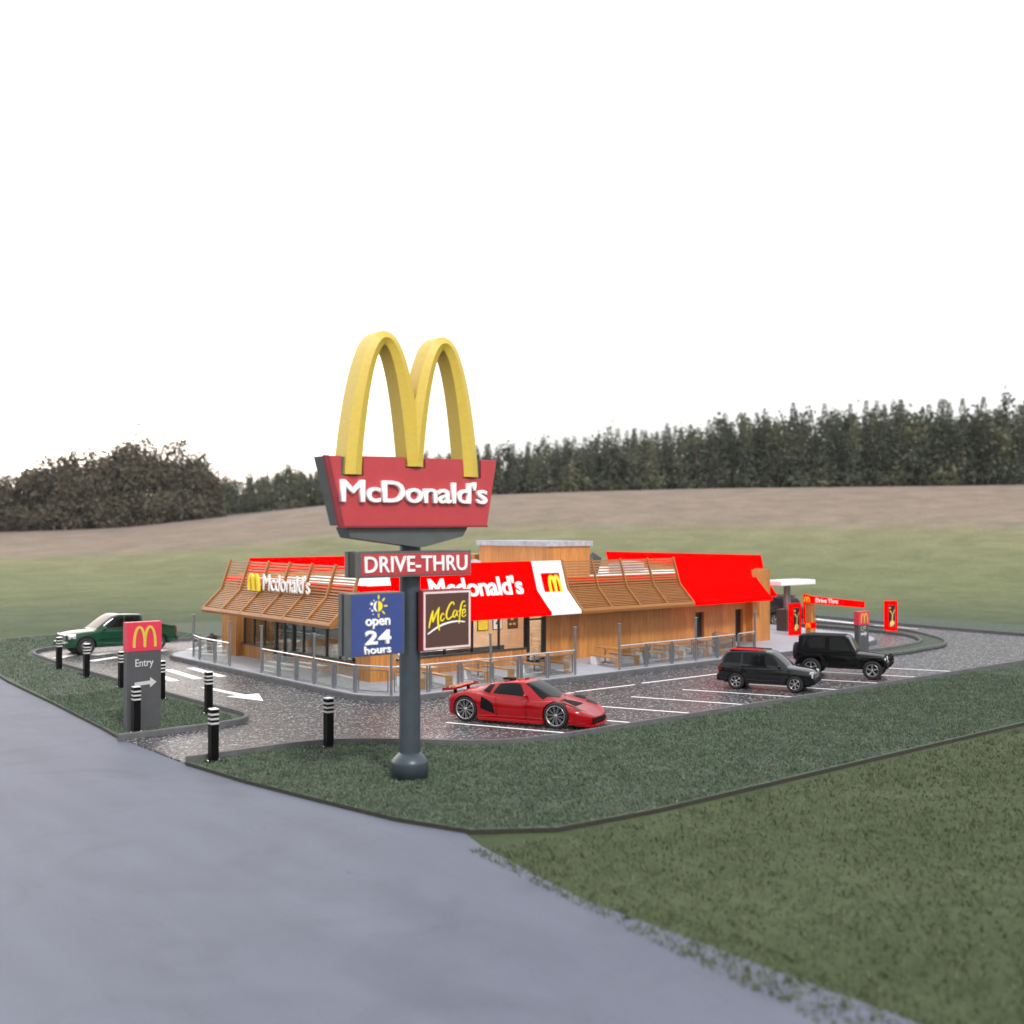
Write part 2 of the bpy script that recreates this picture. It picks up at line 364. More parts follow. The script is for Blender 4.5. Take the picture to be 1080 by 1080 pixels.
# ------------------------------------------------------------------ the lot
mb = MB(); mb.prism([(13.62,30.6),(13.62,36.6),(14.6,37.0),(17,48),(18,67),(70.6,67),(72,49),(70.4,42),(70.0,26.5),(70,20),(16,20),(14.2,30.2)], 'z', -.4, 0)
struct(mb.build('car_park', M['asphalt']))
GZ = .055
front_k = [(13.62,30.95),(15.2,30.92),(17.0,30.9),(18.1,30.65),(19.1,30.05),(20.2,29.0),(21.0,28.1),(21.9,27.35),(23.0,26.88),(24.5,26.65)]
front_k = catmull(front_k, 5) + [(30,26.62),(38,26.6),(50,26.58),(60,26.56),(69.6,26.55),(86,26.5)]
isl_k = catmull([(13.4,35.5),(15.2,35.5),(17.0,35.6),(17.9,35.85),(18.4,36.5),(18.55,37.4),(18.5,39),(18.45,42),(18.42,47),(18.4,53),(18.5,58),(18.75,61.4),(19.5,63.2),(20.9,64.2),(23,64.35),(27,64.1),(32,64.1)], 5)
isl_k += [(40,64.3),(58,64.3)]
far_k = catmull([(58,64.3),(64,63.4),(68.5,60),(71,55),(71.6,50),(71.0,45.5),(70.0,40),(69.5,34),(69.4,29)], 5)
far_k2 = far_k + [(69.4,26.9)]
# lawn sheets
def lawn(name, poly, kind='structure', z1=GZ):
    mb = MB(); mb.prism(poly, 'z', -.35, z1); return struct(mb.build(name, M['grass']))
lawn('lawn', [(p[0], p[1]-.14) for p in front_k] + [(86,18.3),(70,18.3),(45,18.35),(30,18.4),(20,18.4),(17,18.7),(15.4,19.8),(14.7,21.8),(14.25,24.5),(13.8,27.6),(13.55,30.8)])
ik = offset_path(isl_k, .14)
lawn('lawn', [(13.5,35.6)]+ik[1:] + [(58,72),(40,74.5),(30,75.6),(24,73.5),(19.5,72.0),(16.5,66),(15.3,58),(14.7,52),(14.2,44),(13.75,38)])
fk = offset_path(far_k, .14)
lawn('lawn', [(58,72)]+fk+[(69.5,26.5),(86,26.5),(86,28),(77,34),(76.3,42),(78,50),(78.2,58),(74,66),(66,70.5)])
mb = MB(); kerb_mesh(mb, front_k, -.15, -.3, .19); struct(mb.build('kerb', M['kerb']))
mb = MB(); kerb_mesh(mb, isl_k, .15, -.3, .19); kerb_mesh(mb, far_k2, .15, -.3, .19); struct(mb.build('kerb', M['kerb']))
# crescent island round the drive-through lane
cout = catmull([(50.6,33.0),(54.1,32.5),(56.7,32.7),(59.5,33.0),(62.0,34.2),(64.1,36.2),(66.4,39.4),(67.1,42.5),(67.2,48),(66.8,54),(64.5,59)], 5)
cin = catmull([(50.7,34.4),(55.1,34.2),(57.2,34.35),(59.5,34.7),(61.4,35.6),(63.4,37.4),(64.4,39.8),(64.6,42.5),(64.6,48),(64.2,54),(63.2,58.4)], 5)
lawn('traffic_island', cout + cin[::-1], z1=GZ)
mb = MB(); kerb_mesh(mb, cout, .15, -.3, .19); kerb_mesh(mb, cin, -.15, -.3, .19); kerb_mesh(mb, [(50.55,34.4),(50.45,33.7),(50.55,33.0)], -.15, -.3, .188); struct(mb.build('kerb', M['kerb']))
# pavement round the restaurant
arc = lambda cx, cy, r, a0, a1, n=8: [(cx+r*math.cos(R(a0+(a1-a0)*i/n)), cy+r*math.sin(R(a0+(a1-a0)*i/n))) for i in range(n+1)]
pad = arc(25.9,38.45,2.2,180,270) + arc(56.5,41.2,4.85,-90,0,10) + [(62.0,44.5),(62.4,47.2),(62.4,56)] + arc(60.9,56,1.5,0,90,5) + [(28,57.5)] + arc(26.2,55.0,2.5,95,180,8)
mb = MB(); mb.prism(pad, 'z', -.3, .2); struct(mb.build('pavement', M['pave']))
mb = MB(); pc = pad+[pad[0]]; kerb_mesh(mb, offset_path(pc, -.14), .135, -.3, .205); struct(mb.build('kerb', M['kerb']))

# ------------------------------------------------------------------ painted markings
mb = MB()
def stripe(x0, y0, x1, y1, w, mbx=mb):
    d = Vector((x1-x0, y1-y0)).normalized(); n = Vector((-d.y, d.x))*w/2
    mbx.add([(x0+n.x,y0+n.y,.004),(x0-n.x,y0-n.y,.004),(x1-n.x,y1-n.y,.004),(x1+n.x,y1+n.y,.004)], [(0,1,2,3)])
for k in range(10):
    xf = 25.2 + 3.08*k; x0 = xf - 1.85
    if k == 9: continue
    stripe(x0, 31.45, xf, 27.3, .15)
for a, b in ((27.9,31.6),(31.8,35.2),(35.75,40.7),(41.6,46.3),(47.3,52.0)): stripe(a, 33.85, b, 33.75, .16)
for x0, y0, x1, y1 in ((19.3,59.8,20.5,61.0),(20.2,57.4,21.9,58.3),(21.3,60.0,23.0,60.9),(21.2,55.4,23.2,59.3),(23.2,58.6,25.2,60.2),(24.4,57.0,26.0,58.5),(25.6,58.4,27.4,60.2),(27.6,58.8,29.4,60.6),(29.8,58.8,31.6,60.8)): stripe(x0, y0, x1, y1, .55)
for x0 in (20.35, 21.45, 22.6): stripe(x0+.35, 51.6, x0+.1, 47.6, .42)
for x0 in (19.55,): stripe(x0+.2, 50.8, x0, 48.0, .35)
stripe(69.45, 45.0, 70.9, 50.4, .5); stripe(68.9, 40.0, 69.3, 43.6, .2)
# arrow pointing towards the entrance
mb.add([(20.42,44.9,.004),(20.72,44.9,.004),(21.0,41.9,.004),(21.55,41.85,.004),(20.75,39.9,.004),(20.15,41.95,.004),(20.62,41.92,.004)], [(0,1,2,6),(3,4,5,6,2)])
struct(mb.build('road_markings', M['line'], fix=False))

# ------------------------------------------------------------------ grass blades
def blades(name, regions, density, h, mat, seed):
    rng = np.random.default_rng(seed); pts = []
    for poly, dens in regions:
        P = np.array([p[:2] for p in poly]); mn = P.min(0); mx = P.max(0); n = int(dens*(mx-mn).prod())
        q = rng.uniform(mn, mx, (n, 2)); inside = np.zeros(n, bool); m = len(P)
        for i in range(m):
            x0, y0 = P[i]; x1, y1 = P[(i+1) % m]
            c = ((y0 > q[:,1]) != (y1 > q[:,1])) & (q[:,0] < (x1-x0)*(q[:,1]-y0)/(y1-y0+1e-12)+x0); inside ^= c
        pts.append(q[inside])
    q = np.vstack(pts); n = len(q)
    a = rng.uniform(0, 2*np.pi, n); hh = h*rng.uniform(.35, 1.15, n); w = .014+.018*rng.random(n); lean = rng.uniform(.2, .9, n)*hh; la = rng.uniform(0, 2*np.pi, n)
    clump = .5+.5*np.sin(q[:,0]*2.3+np.sin(q[:,1]*1.7)*2)*np.sin(q[:,1]*2.9+np.sin(q[:,0]*1.3)); hh *= .6+.6*clump
    co = np.empty((n, 3, 3), np.float32)
    co[:,0,0] = q[:,0]-np.cos(a)*w; co[:,0,1] = q[:,1]-np.sin(a)*w; co[:,0,2] = GZ-.01
    co[:,1,0] = q[:,0]+np.cos(a)*w; co[:,1,1] = q[:,1]+np.sin(a)*w; co[:,1,2] = GZ-.01
    co[:,2,0] = q[:,0]+np.cos(la)*lean; co[:,2,1] = q[:,1]+np.sin(la)*lean; co[:,2,2] = GZ+hh
    me = bpy.data.meshes.new(name); me.vertices.add(n*3); me.loops.add(n*3); me.polygons.add(n)
    me.vertices.foreach_set('co', co.ravel()); me.loops.foreach_set('vertex_index', np.arange(n*3)); me.polygons.foreach_set('loop_start', np.arange(0, n*3, 3)); me.polygons.foreach_set('loop_total', np.full(n, 3))
    me.update(); me.materials.append(mat); o = link(name, me); o['kind'] = 'stuff'; o['label'] = 'short patchy dark green grass covering the lawns of the lot'; o['category'] = 'grass'; return o
t = NT('grass_blade'); v = t.co(); n1 = t.noise(v, 6., 8, .8); n2 = t.noise(v, 60., 2, .6)
c = t.ramp(n1, [(.38, (.006,.010,.008)), (.48, (.055,.082,.058)), (.58, (.13,.19,.115)), (.66, (.26,.44,.10))]); c = t.mix(.5, c, t.ramp(n2, [(.35, (.008,.014,.011)), (.66, (.15,.22,.125))]))
t.set('Base Color', c); t.set('Roughness', .75); M['blade'] = t.m
front_poly = [(p[0], p[1]-.3) for p in front_k[:46]]
fp = [(13.7,30.6)]+[(p[0], p[1]-.32) for p in front_k[2:-4]]
blades('grass', [(fp+[(50,26.2),(50,18.5),(20,18.5),(17,18.8),(15.4,19.9),(14.7,21.9),(14.25,24.6),(13.8,27.7)], 420),
                 ([(50,26.2),(72,26.2),(72,18.5),(50,18.5)], 150),
                 ([(13.7,35.9),(17.6,35.95),(18.1,37.4),(18.1,46),(14.4,46),(13.8,38)], 380),
                 ([(14.4,46),(18.1,46),(18.1,58),(18.4,62),(19.5,64.4),(24,65),(30,65),(30,74),(20,71.5),(16.5,66),(15.4,58)], 130)], 1, .085, M['blade'], 3)

t = NT('meadow_blade'); v = t.co(); n1 = t.noise(v, 2., 5, .6); n2 = t.noise(v, 40., 2, .6)
c = t.ramp(n1, [(.34, (.045,.065,.030)), (.55, (.085,.105,.050)), (.7, (.16,.17,.09))]); c = t.mix(.4, c, t.ramp(n2, [(.3, (.03,.045,.02)), (.7, (.17,.18,.10))]))
t.set('Base Color', c); t.set('Roughness', .85); M['meadow'] = t.m
gz_ = GZ; GZ = -.05
mo = blades('meadow_grass', [([(14.5,4),(60,4),(60,18.1),(21,18.15),(16.2,18.4),(15.2,18.6)], 110), ([(12.5,4),(14.6,4),(15.1,15),(15.2,18.6),(14.6,18.9),(14.0,15)], 160)], 1, .12, M['meadow'], 9)
mo['label'] = 'rough olive meadow grass between the road and the lot'
GZ = gz_
# ------------------------------------------------------------------ bollards
def bollard(label):
    t = thing('bollard', label, 'bollard', (0,0,0), 0, 'black square bollards along the entry road')
    h = 1.52; s = .115
    m = MB(); m.box(-s,s,-s,s,.0,h-.03); m.prism([(-s,-s),(s,-s),(s,s),(-s,s)],'z',h-.03,h-.029); m.build('post', M['bollard'], t, .012)
    m = MB(); e = s+.004
    m.box(-.2,.2,-.16,.16,.0,.035); b = m.build('base_plate', M['bollard'], t, .005)
    m = MB()
    for sx in (-.16,.16): m.lathe([(0,.06),(.028,.055),(.034,.035)], (sx,0,0), n=8)
    m.each('bolt', M['steelshine'], t)
    m = MB(); m.box(-s-.002,s+.002,-s-.002,s+.002,h-.03,h); m.build('top_cap', M['whitelit'], t, .006)
    for z in (h-.19, h-.32, h-.45):
        m = MB(); m.box(-e,e,-e,e,z,z+.055); m.build('reflective_band', M['band'], t)
    return t
spots = [(17.75,54.7,'farthest black bollard with pale bands, by the nose of the green pickup'),
 (17.72,50.9,'second farthest black bollard, in front of the pickup front wheel'),
 (17.72,46.7,'black bollard half hidden behind the left edge of the entry sign'),
 (17.70,42.5,'black bollard just to the right of the entry sign'),
 (17.68,38.2,'black bollard near the rounded island tip beside the painted arrow'),
 (14.22,36.2,'black bollard standing right in front of the entry sign'),
 (14.2,30.35,'nearest black bollard at the corner of the kerb by the road'),
 (17.80,30.0,'lone black bollard at the kerb bend left of the tall sign pole')]
bb = None
for x, y, lb in spots:
    if bb is None: bb = bollard(lb); bb.location = (x,y,GZ)
    else: dup(bb, (x,y,GZ), 0, lb)

# ------------------------------------------------------------------ entry sign
def pylon(label, w, d, h, hr, txt, loc):
    t = thing('pylon_sign', label, 'sign', loc)
    m = MB(); m.box(0,w,0,d,0,h-hr-.004); m.build('base_panel', M['pylon'], t, .012)
    m = MB(); m.box(-.015,w+.015,-.015,d+.015,h-hr,h); m.build('logo_panel', M['pylonred'], t, .012)
    arches_small('logo', w*.70, hr*.74, M['archyellow'], t, faceA(w*.5,-.016,h-hr*.87), stroke=w*.075, t=.03)
    return t
es = pylon('tall grey entry sign with red top, yellow arches and an arrow', 1.16, .32, 3.58, .97, 'Entry', (14.08,36.62,GZ))
text_obj('lettering', 'Entry', .3, M['band'], es, faceA(.27,-.012,2.02), .008, .003, fit=(.62,.33))
m = MB(); m.prism([(.25,1.46),(.78,1.49),(.78,1.38),(1.0,1.55),(.78,1.72),(.78,1.61),(.25,1.58)],'y',-.012,0); m.build('arrow', M['band'], es)

# ------------------------------------------------------------------ big pole sign
t = thing('pole_sign', 'tall pole sign with two golden arches, red name board and three smaller signs', 'sign', (17.35,25.0,GZ))
ox, oy, oz = 17.35, 25.0, GZ
m = MB(); m.cyl((0,0,.3),(0,0,6.4),.285,n=32); pl = m.build('pole', M['pole'], t)
m = MB(); m.lathe([(0,0),(.5,0),(.5,.42),(.49,.47),(.29,.68),(.28,.68)], n=32); m.build('pole_base', M['pole'], t)
x = lambda v: v-ox
yf = 24.4-oy                      # front plane
m = MB()
body = [(x(14.80),6.84-oz),(x(19.52),6.84-oz),(x(19.86),8.66-oz),(x(14.32),8.58-oz)]
m.prism(body,'y',yf+.03,yf+.5); nb = m.build('name_board_box', M['signgrey'], t, .01)
fp_ = [(x(14.77),6.80-oz),(x(19.50),6.82-oz),(x(19.84),8.67-oz),
      (x(19.28),8.67-oz),(x(19.28),8.14-oz),(x(18.66),8.14-oz),(x(18.66),8.66-oz),
      (x(17.40),8.64-oz),(x(17.40),8.36-oz),(x(16.75),8.36-oz),(x(16.75),8.64-oz),
      (x(15.46),8.62-oz),(x(15.46),8.10-oz),(x(14.80),8.10-oz),(x(14.80),8.60-oz),(x(14.32),8.59-oz)]
m = MB(); m.prism(fp_,'y',yf-.05,yf+.03); m.build('name_board_face', M['signred'], t, .018)
m = MB(); m.prism([(x(14.76),6.785-oz),(x(19.52),6.80-oz),(x(19.52),6.85-oz),(x(14.75),6.835-oz)],'y',yf-.065,yf+.02); m.prism([(x(14.74),6.8-oz),(x(14.90),6.8-oz),(x(14.45),8.6-oz),(x(14.30),8.6-oz)],'y',yf-.06,yf+.025); m.build('edge_trim', M['signreddark'], t)
text_obj('lettering', "McDonald's", 1, M['whitelit'], t, faceA(x(14.74),yf-.100,7.43-oz), .045, .018, fit=(4.70,.60), spacing=.95)
# arches: hexagonal section swept along two tall arches
def arch(cx, z_l, z_r, ztop, hw):
    P = []; n = 30
    zb = min(z_l, z_r)
    for i in range(n+1):
        a = math.pi*i/n; hh = math.sin(a)**1.15; P.append((cx-hw*math.copysign(max(0, 1-hh**1.25)**.46, math.cos(a)), zb+(ztop-zb)*hh))
    P = [(p[0], max(p[1], (z_l if k < n/2 else z_r))) for k, p in enumerate(P)]
    P = [p for k, p in enumerate(P) if k in (0, n) or P[k][1] > (z_l if k < n/2 else z_r)+.01]
    sec = lambda w: [(0,-.30),(w,-.19),(w,.34),(0,.44),(-w,.34),(-w,-.19)]
    vs = []; k = len(P)
    for i, p in enumerate(P):
        a = Vector(P[max(i-1,0)]); b = Vector(P[min(i+1,k-1)]); d = (b-a).normalized(); nn = Vector((-d.y,d.x))
        if i < 2: nn = Vector((-1,0))
        if i > k-3: nn = Vector((1,0))
        w = .245-.065*math.sin(math.pi*i/(k-1))**2
        for u, yy in sec(w): vs.append((p[0]+nn.x*u, yy, p[1]+nn.y*u))
    fs = [tuple(range(6)), tuple(6*(k-1)+q for q in range(5,-1,-1))]
    for i in range(k-1):
        for q in range(6): fs.append((6*i+q, 6*i+(q+1) % 6, 6*i+6+(q+1) % 6, 6*i+6+q))
    return vs, fs
for cx, zl, zr, hw, zt in ((x(16.10),8.14-oz,8.40-oz,.965,11.72-oz),(x(17.985),8.42-oz,8.18-oz,.94,11.76-oz)):
    vs, fs = arch(cx, zl, zr, zt, hw); vs = [(a, b+yf+.12+(.012 if cx > 0 else 0), c) for a, b, c in vs]
    m = MB(); m.add(vs, fs); m.build('golden_arch', M['archyellow'], t)
m = MB(); m.prism([(x(15.02),6.80-oz),(x(18.92),6.80-oz),(x(18.76),6.55-oz),(x(17.45),6.27-oz),(x(17.2),6.27-oz),(x(15.16),6.53-oz)],'y',yf+.08,yf+.6); m.build('keel', M['signgrey'], t, .01)
m = MB(); m.cyl((0,0,6.05),(0,0,6.4),.2,n=20); m.build('collar', M['black'], t)
def board(name, x0, x1, z0, z1, face, frame=M['signgrey'], fr=.06, dp=.20, gap=.34):
    m = MB(); m.box(x(x0),x(x1),yf,yf+dp,z0-oz,z1-oz); b = m.build(name, frame, t, .008)
    m = MB(); m.box(x(x0+fr),x(x1-fr),yf-.008,yf+.02,z0+fr-oz,z1-fr-oz); m.build('sign_face', face, b)
    m = MB(); m.box(x(x0+.02),x(x1-.02),yf+dp,yf+dp+gap,z0+.03-oz,z1-.03-oz); m.build('sign_core', M['black'], b)
    m = MB(); m.box(x(x0),x(x1),yf+dp+gap,yf+dp+gap+.16,z0-oz,z1-oz); m.build('rear_panel', frame, b, .008)
    return b
b = board('drive_through_board', 15.36,18.97,5.49,6.17,M['signred'])
text_obj('lettering', 'DRIVE-THRU', 1, M['whitelit'], b, faceA(x(15.52),yf-.010,5.62-oz), .02, .012, fit=(3.30,.42), spacing=1.02)
b = board('opening_hours_board', 15.10,16.76,3.49,5.10,M['blue'], fr=.035, dp=.30, gap=.12)
text_obj('lettering', 'open', 1, M['whitelit'], b, faceA(x(15.54),yf-.012,4.18-oz), .004, .028, fit=(.76,.265))
text_obj('lettering', '24', 1, M['whitelit'], b, faceA(x(15.53),yf-.012,3.775-oz), .004, .045, fit=(.80,.37), spacing=1.12)
text_obj('lettering', 'hours', 1, M['whitelit'], b, faceA(x(15.51),yf-.012,3.54-oz), .004, .028, fit=(.82,.21))
FM = faceA(x(15.93),yf-.009,4.76-oz) @ Matrix.Scale(.80,4)
def disc(mbx, cx, cy, r, a0, a1, Mx, z=.006, n=20):
    vs = [Mx @ Vector((cx,cy,z))]+[Mx @ Vector((cx+r*math.cos(R(a0+(a1-a0)*i/n)), cy+r*math.sin(R(a0+(a1-a0)*i/n)), z)) for i in range(n+1)]
    mbx.add(vs, [(0,i,i+1) for i in range(1, n+1)])
m = MB(); disc(m,0,0,.17,-90,90,FM)
for a in (90,45,0,-45,-90):
    ca, sa = math.cos(R(a)), math.sin(R(a)); ribbon(m, [(ca*.23+(.02 if abs(a)==90 else 0), sa*.23),(ca*.36+(.02 if abs(a)==90 else 0), sa*.36)], .05, .006, FM)
m.build('sun_symbol', M['yellow'], b, fix=False)
m = MB()
vs = []; n = 14
for i in range(n+1): a = R(90+180*i/n); vs.append(FM @ Vector((.17*math.cos(a)-.012,.17*math.sin(a),.006)))
for i in range(n+1): a = R(90+180*i/n); vs.append(FM @ Vector((.075*math.cos(a)-.012,.165*math.sin(a),.006)))
m.add(vs, [(i,i+1,n+2+i,n+1+i) for i in range(n)])
for px_, py_, r_ in ((-.25,.09,.05),(-.16,.19,.022),(-.30,-.06,.02),(-.22,-.13,.035),(-.19,-.25,.02)): disc(m,px_,py_,r_,0,360,FM)
m.build('moon_symbol', M['whitelit'], b, fix=False)
b = board('cafe_board', 17.34,18.97,3.49,5.10,M['brown'], frame=M['signreddark'], fr=.085, dp=.2, gap=.2)
m = MB(); a0, a1, c0, c1 = x(17.37), x(18.94), 3.52-oz, 5.07-oz; w_ = .055
for q in ((a0,a1,c0,c0+w_),(a0,a1,c1-w_,c1),(a0,a0+w_,c0+w_,c1-w_),(a1-w_,a1,c0+w_,c1-w_)): m.box(q[0],q[1],yf-.014,yf-.002,q[2],q[3])
m.build('frame', M['pinkframe'], b)
# hand-lettered word as brush strokes (units: 0..1 in width)
SC = 1.29; FM = faceA(x(17.50),yf-.012,3.94-oz) @ Matrix.Diagonal((1,.80,1,1))
def brush(strokes, mat, nm, w0):
    m = MB()
    for k, (pts, wk) in enumerate(strokes):
        P = catmull([(a*SC, c*SC) for a, c in pts], 6); n = len(P)
        ribbon(m, P, [w0*wk*(.55+.45*math.sin(math.pi*min(1, (i+1)/n*1.0))) for i in range(n)], .006+.0007*k, FM)
    m.build(nm, mat, b, fix=False)
brush([([(.03,.16),(.06,.32),(.10,.50),(.135,.60)],1.1),([(.13,.61),(.12,.45),(.13,.31)],1.0),([(.13,.30),(.20,.50),(.29,.68)],1.0),([(.29,.69),(.26,.45),(.27,.2),(.30,.08)],1.2),
       ([(.42,.47),(.38,.52),(.33,.42),(.34,.34),(.38,.33),(.43,.40)],.9),([(.68,.72),(.65,.80),(.57,.74),(.49,.56),(.48,.42),(.53,.36),(.62,.42),(.67,.48)],1.05),
       ([(.76,.56),(.70,.58),(.65,.48),(.67,.40),(.72,.44),(.76,.57)],.8),([(.76,.56),(.755,.46),(.79,.42)],.8),([(.97,.80),(.91,.80),(.86,.68),(.83,.45),(.81,.22)],.95),([(.79,.55),(.90,.60)],.7),
       ([(.89,.47),(.97,.52),(.96,.60),(.91,.56),(.89,.44),(.93,.40),(1.0,.45)],.75),([(.93,.66),(.99,.70)],.8)], M['yellow'], 'lettering', .05)
brush([([(0,0),(.14,.10),(.32,.20),(.55,.27),(.78,.29),(.97,.26)],1.)], M['whitelit'], 'swoosh', .06)
# ------------------------------------------------------------------ railings
def railing(label, P, tall, z=.2):
    """P: post positions in order; tall: indices of tall posts"""
    t = thing('glass_railing', label, 'railing', (P[0][0],P[0][1],z), 0, 'steel and glass railings round the terrace')
    bx, by = P[0]; Q = [(p[0]-bx, p[1]-by) for p in P]
    for i, p in enumerate(Q):
        m = MB(); h = 2.12 if i in tall else 1.06
        a = Vector(Q[max(i-1,0)]); b = Vector(Q[min(i+1,len(Q)-1)]); d = (b-a).normalized()
        if i in tall: m.cyl((p[0],p[1],0),(p[0],p[1],h),.055,n=12); m.lathe([(0,.03),(.1,.03),(.1,0),(.0,0)],(p[0],p[1],h),n=14)
        else:
            n = Vector((-d.y,d.x))
            for s in (-.06,.06): m.cyl((p[0]+d.x*s,p[1]+d.y*s,0),(p[0]+d.x*s,p[1]+d.y*s,h),.04,n=8)
        m.build('post', M['steel'], t)
    for a, b in zip(Q[:-1], Q[1:]):
        A = Vector(a); B = Vector(b); d = (B-A).normalized(); L = (B-A).length
        ang = math.atan2(d.y, d.x); MM = Matrix.Translation((A.x,A.y,0)) @ Matrix.Rotation(ang,4,'Z')
        m = MB(); m.cyl((A.x,A.y,1.10),(B.x,B.y,1.10),.035,n=10); m.build('handrail', M['steelshine'], t)
        m = MB()
        for q in ((.13,L-.13,.10,.135),(.13,L-.13,.93,.965),(.13,.165,.135,.93),(L-.165,L-.13,.135,.93)): m.box(q[0],q[1],-.018,.018,q[2],q[3],MM)
        g = m.build('panel_frame', M['steel'], t)
        m = MB(); m.box(.165,L-.165,-.004,.004,.135,.93,MM); m.build('glass_panel', M['railglass'], g)
    return t
railing('short steel and glass railing at the far left corner of the terrace', [(24.35,54.4),(23.95,52.8),(23.92,51.0),(23.92,49.4)], (0,3))
railing('long steel and glass railing round the near corner of the terrace', [(23.92,46.2),(23.92,44.6),(23.92,43.0),(23.92,41.5),(23.92,39.9),(23.95,38.3),(24.65,36.8),(26.3,36.6),(27.9,36.6),(29.5,36.6),(31.1,36.6),(32.7,36.6),(34.35,36.6)], (0,3,6,9,12))
railing('long steel and glass railing in front of the plain wooden wall', [(37.15,36.6),(38.95,36.6),(40.75,36.6),(42.5,36.6),(44.2,36.65),(45.7,36.75),(45.9,38.3)], (0,3))
railing('last short rail between two posts by the black doors', [(46.1,36.85),(47.8,37.1)], (1,))
# ------------------------------------------------------------------ restaurant
rs = thing('restaurant', 'low wooden fast food restaurant with slatted awnings and bright red panels', 'restaurant', (26.4,41.1,.2))
bx, by, bz = 26.4, 41.1, .2
class LB(MB):
    """boxes given in world coordinates, stored relative to the restaurant"""
    def each(s, name, mat, parent=None, bevel=0):
        s.v = [(a-bx, b-by, c-bz) for a, b, c in s.v]; return MB.each(s, name, mat, parent or rs, bevel)
    def build(s, name, mat, parent=None, bevel=0, fix=True):
        s.v = [(a-bx, b-by, c-bz) for a, b, c in s.v]; o = MB.build(s, name, mat, parent or rs, bevel, fix); return o
H1 = 3.98
# wall facing the car park
m = LB(); m.box(27.3,35.35,41.1,41.35,.2,.93); m.box(36.62,47.70,41.1,41.35,.2,H1); m.box(48.42,51.16,41.1,41.35,.2,H1); m.box(47.70,48.42,41.1,41.35,2.08,H1); m.box(51.16,51.85,41.1,41.35,2.08,H1); m.box(51.85,52.1,41.1,41.35,.2,H1); m.box(27.3,36.62,41.1,41.35,3.0,H1); m.build('wall', M['wood'])
m = LB(); m.box(26.0,27.3,40.4,41.55,.2,H1); m.build('corner_pillar', M['wood'])
m = LB(); m.box(52.1,53.72,40.6,41.6,.2,4.36); m.build('corner_pillar', M['wood'])
m = LB(); m.box(26.05,27.2,53.1,54.7,.2,H1); m.build('corner_pillar', M['wood'])
# wall facing the road
m = LB(); m.box(26.4,26.65,41.55,47.85,.2,.82); m.box(26.4,26.65,49.75,53.1,.2,.82); m.box(26.4,26.65,41.55,53.1,3.0,H1); m.build('wall', M['wood'])
# far and side walls
m = LB(); m.box(53.35,53.6,41.6,54.7,.2,H1); m.build('wall', M['wood'])
m = LB(); m.box(27.2,29.3,54.45,54.7,.2,H1); m.box(37.5,53.35,54.45,54.7,.2,H1); m.box(29.3,37.5,54.45,54.7,3.1,H1); m.box(29.3,37.5,54.45,54.7,.2,.6); m.build('wall', M['wood'])
for xx in (29.3,31.35,33.4,35.45):
    m = LB(); m.box(xx+.04,xx+2.01,54.5,54.52,.62,3.08); m.build('window_pane', M['glass'])
    m = LB(); m.box(xx,xx+.06,54.46,54.56,.6,3.1); m.box(xx+.06,xx+2.0,54.46,54.56,1.9,1.96); m.build('window_frame', M['black'])
# roof: ceiling slab, deck, red coping
m = LB(); m.box(26.66,53.34,41.36,54.44,3.68,3.9); m.build('ceiling', M['ceil'])
m = LB(); m.box(26.45,53.5,41.2,54.6,H1,4.12); rf = m.build('roof', M['deck'])
for xx in (27.6,29.8,32.0,34.2,36.4):
    for yy in (42.2,44.6,47.2,49.8,52.2): m = LB(); m.box(xx,xx+.9,yy,yy+.5,3.60,3.66); m.build('interior_fill_lamp', M['fillglow'])  # unseen lamps, added because daylight alone left the interior dark
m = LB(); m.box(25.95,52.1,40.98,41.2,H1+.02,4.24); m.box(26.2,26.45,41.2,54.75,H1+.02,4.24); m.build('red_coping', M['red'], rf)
m = LB(); m.box(27.0,53.6,54.62,54.8,4.0,4.34); m.box(53.45,53.62,41.7,54.6,4.0,4.34); m.build('parapet', M['wood'], rf)
m = LB(); m.box(39.3,42.4,44.0,49.8,4.12,5.78); rb = m.build('roof_box', M['wood'], rs)
m = LB(); m.box(39.18,42.52,43.88,49.92,5.78,6.06); m.build('cap_slab', M['roofbox'], rb, .02)
m = LB(); m.box(39.6,41.0,50.6,53.0,4.12,5.25); m.build('roof_box', M['wood'], rs)
m = LB(); m.lathe([(.18,0),(.18,.45),(.4,.5),(.42,.75),(.3,.95),(0,1.02)], (36.0,46.0,4.12), n=18); m.build('ventilator', M['roofbox'], rs)
m = LB(); m.add([(44.35,45.8,4.12),(44.75,45.8,4.12),(44.75,46.2,4.12),(44.35,46.2,4.12),(44.25,45.7,5.0),(44.95,45.7,5.05),(44.95,46.3,5.05),(44.25,46.3,5.0),(44.55,46,5.38)], [(0,1,5,4),(1,2,6,5),(2,3,7,6),(3,0,4,7),(4,5,8),(5,6,8),(6,7,8),(7,4,8)]); m.build('roof_vent', M['darkgrey'], rs)
m = LB(); m.box(46.4,47.9,45.5,46.6,4.12,4.75); m.build('air_conditioner', M['silver'], rs, .02)
m = LB(); m.box(49.4,50.4,47.5,48.6,4.12,4.7); m.build('air_conditioner', M['silver'], rs, .02)

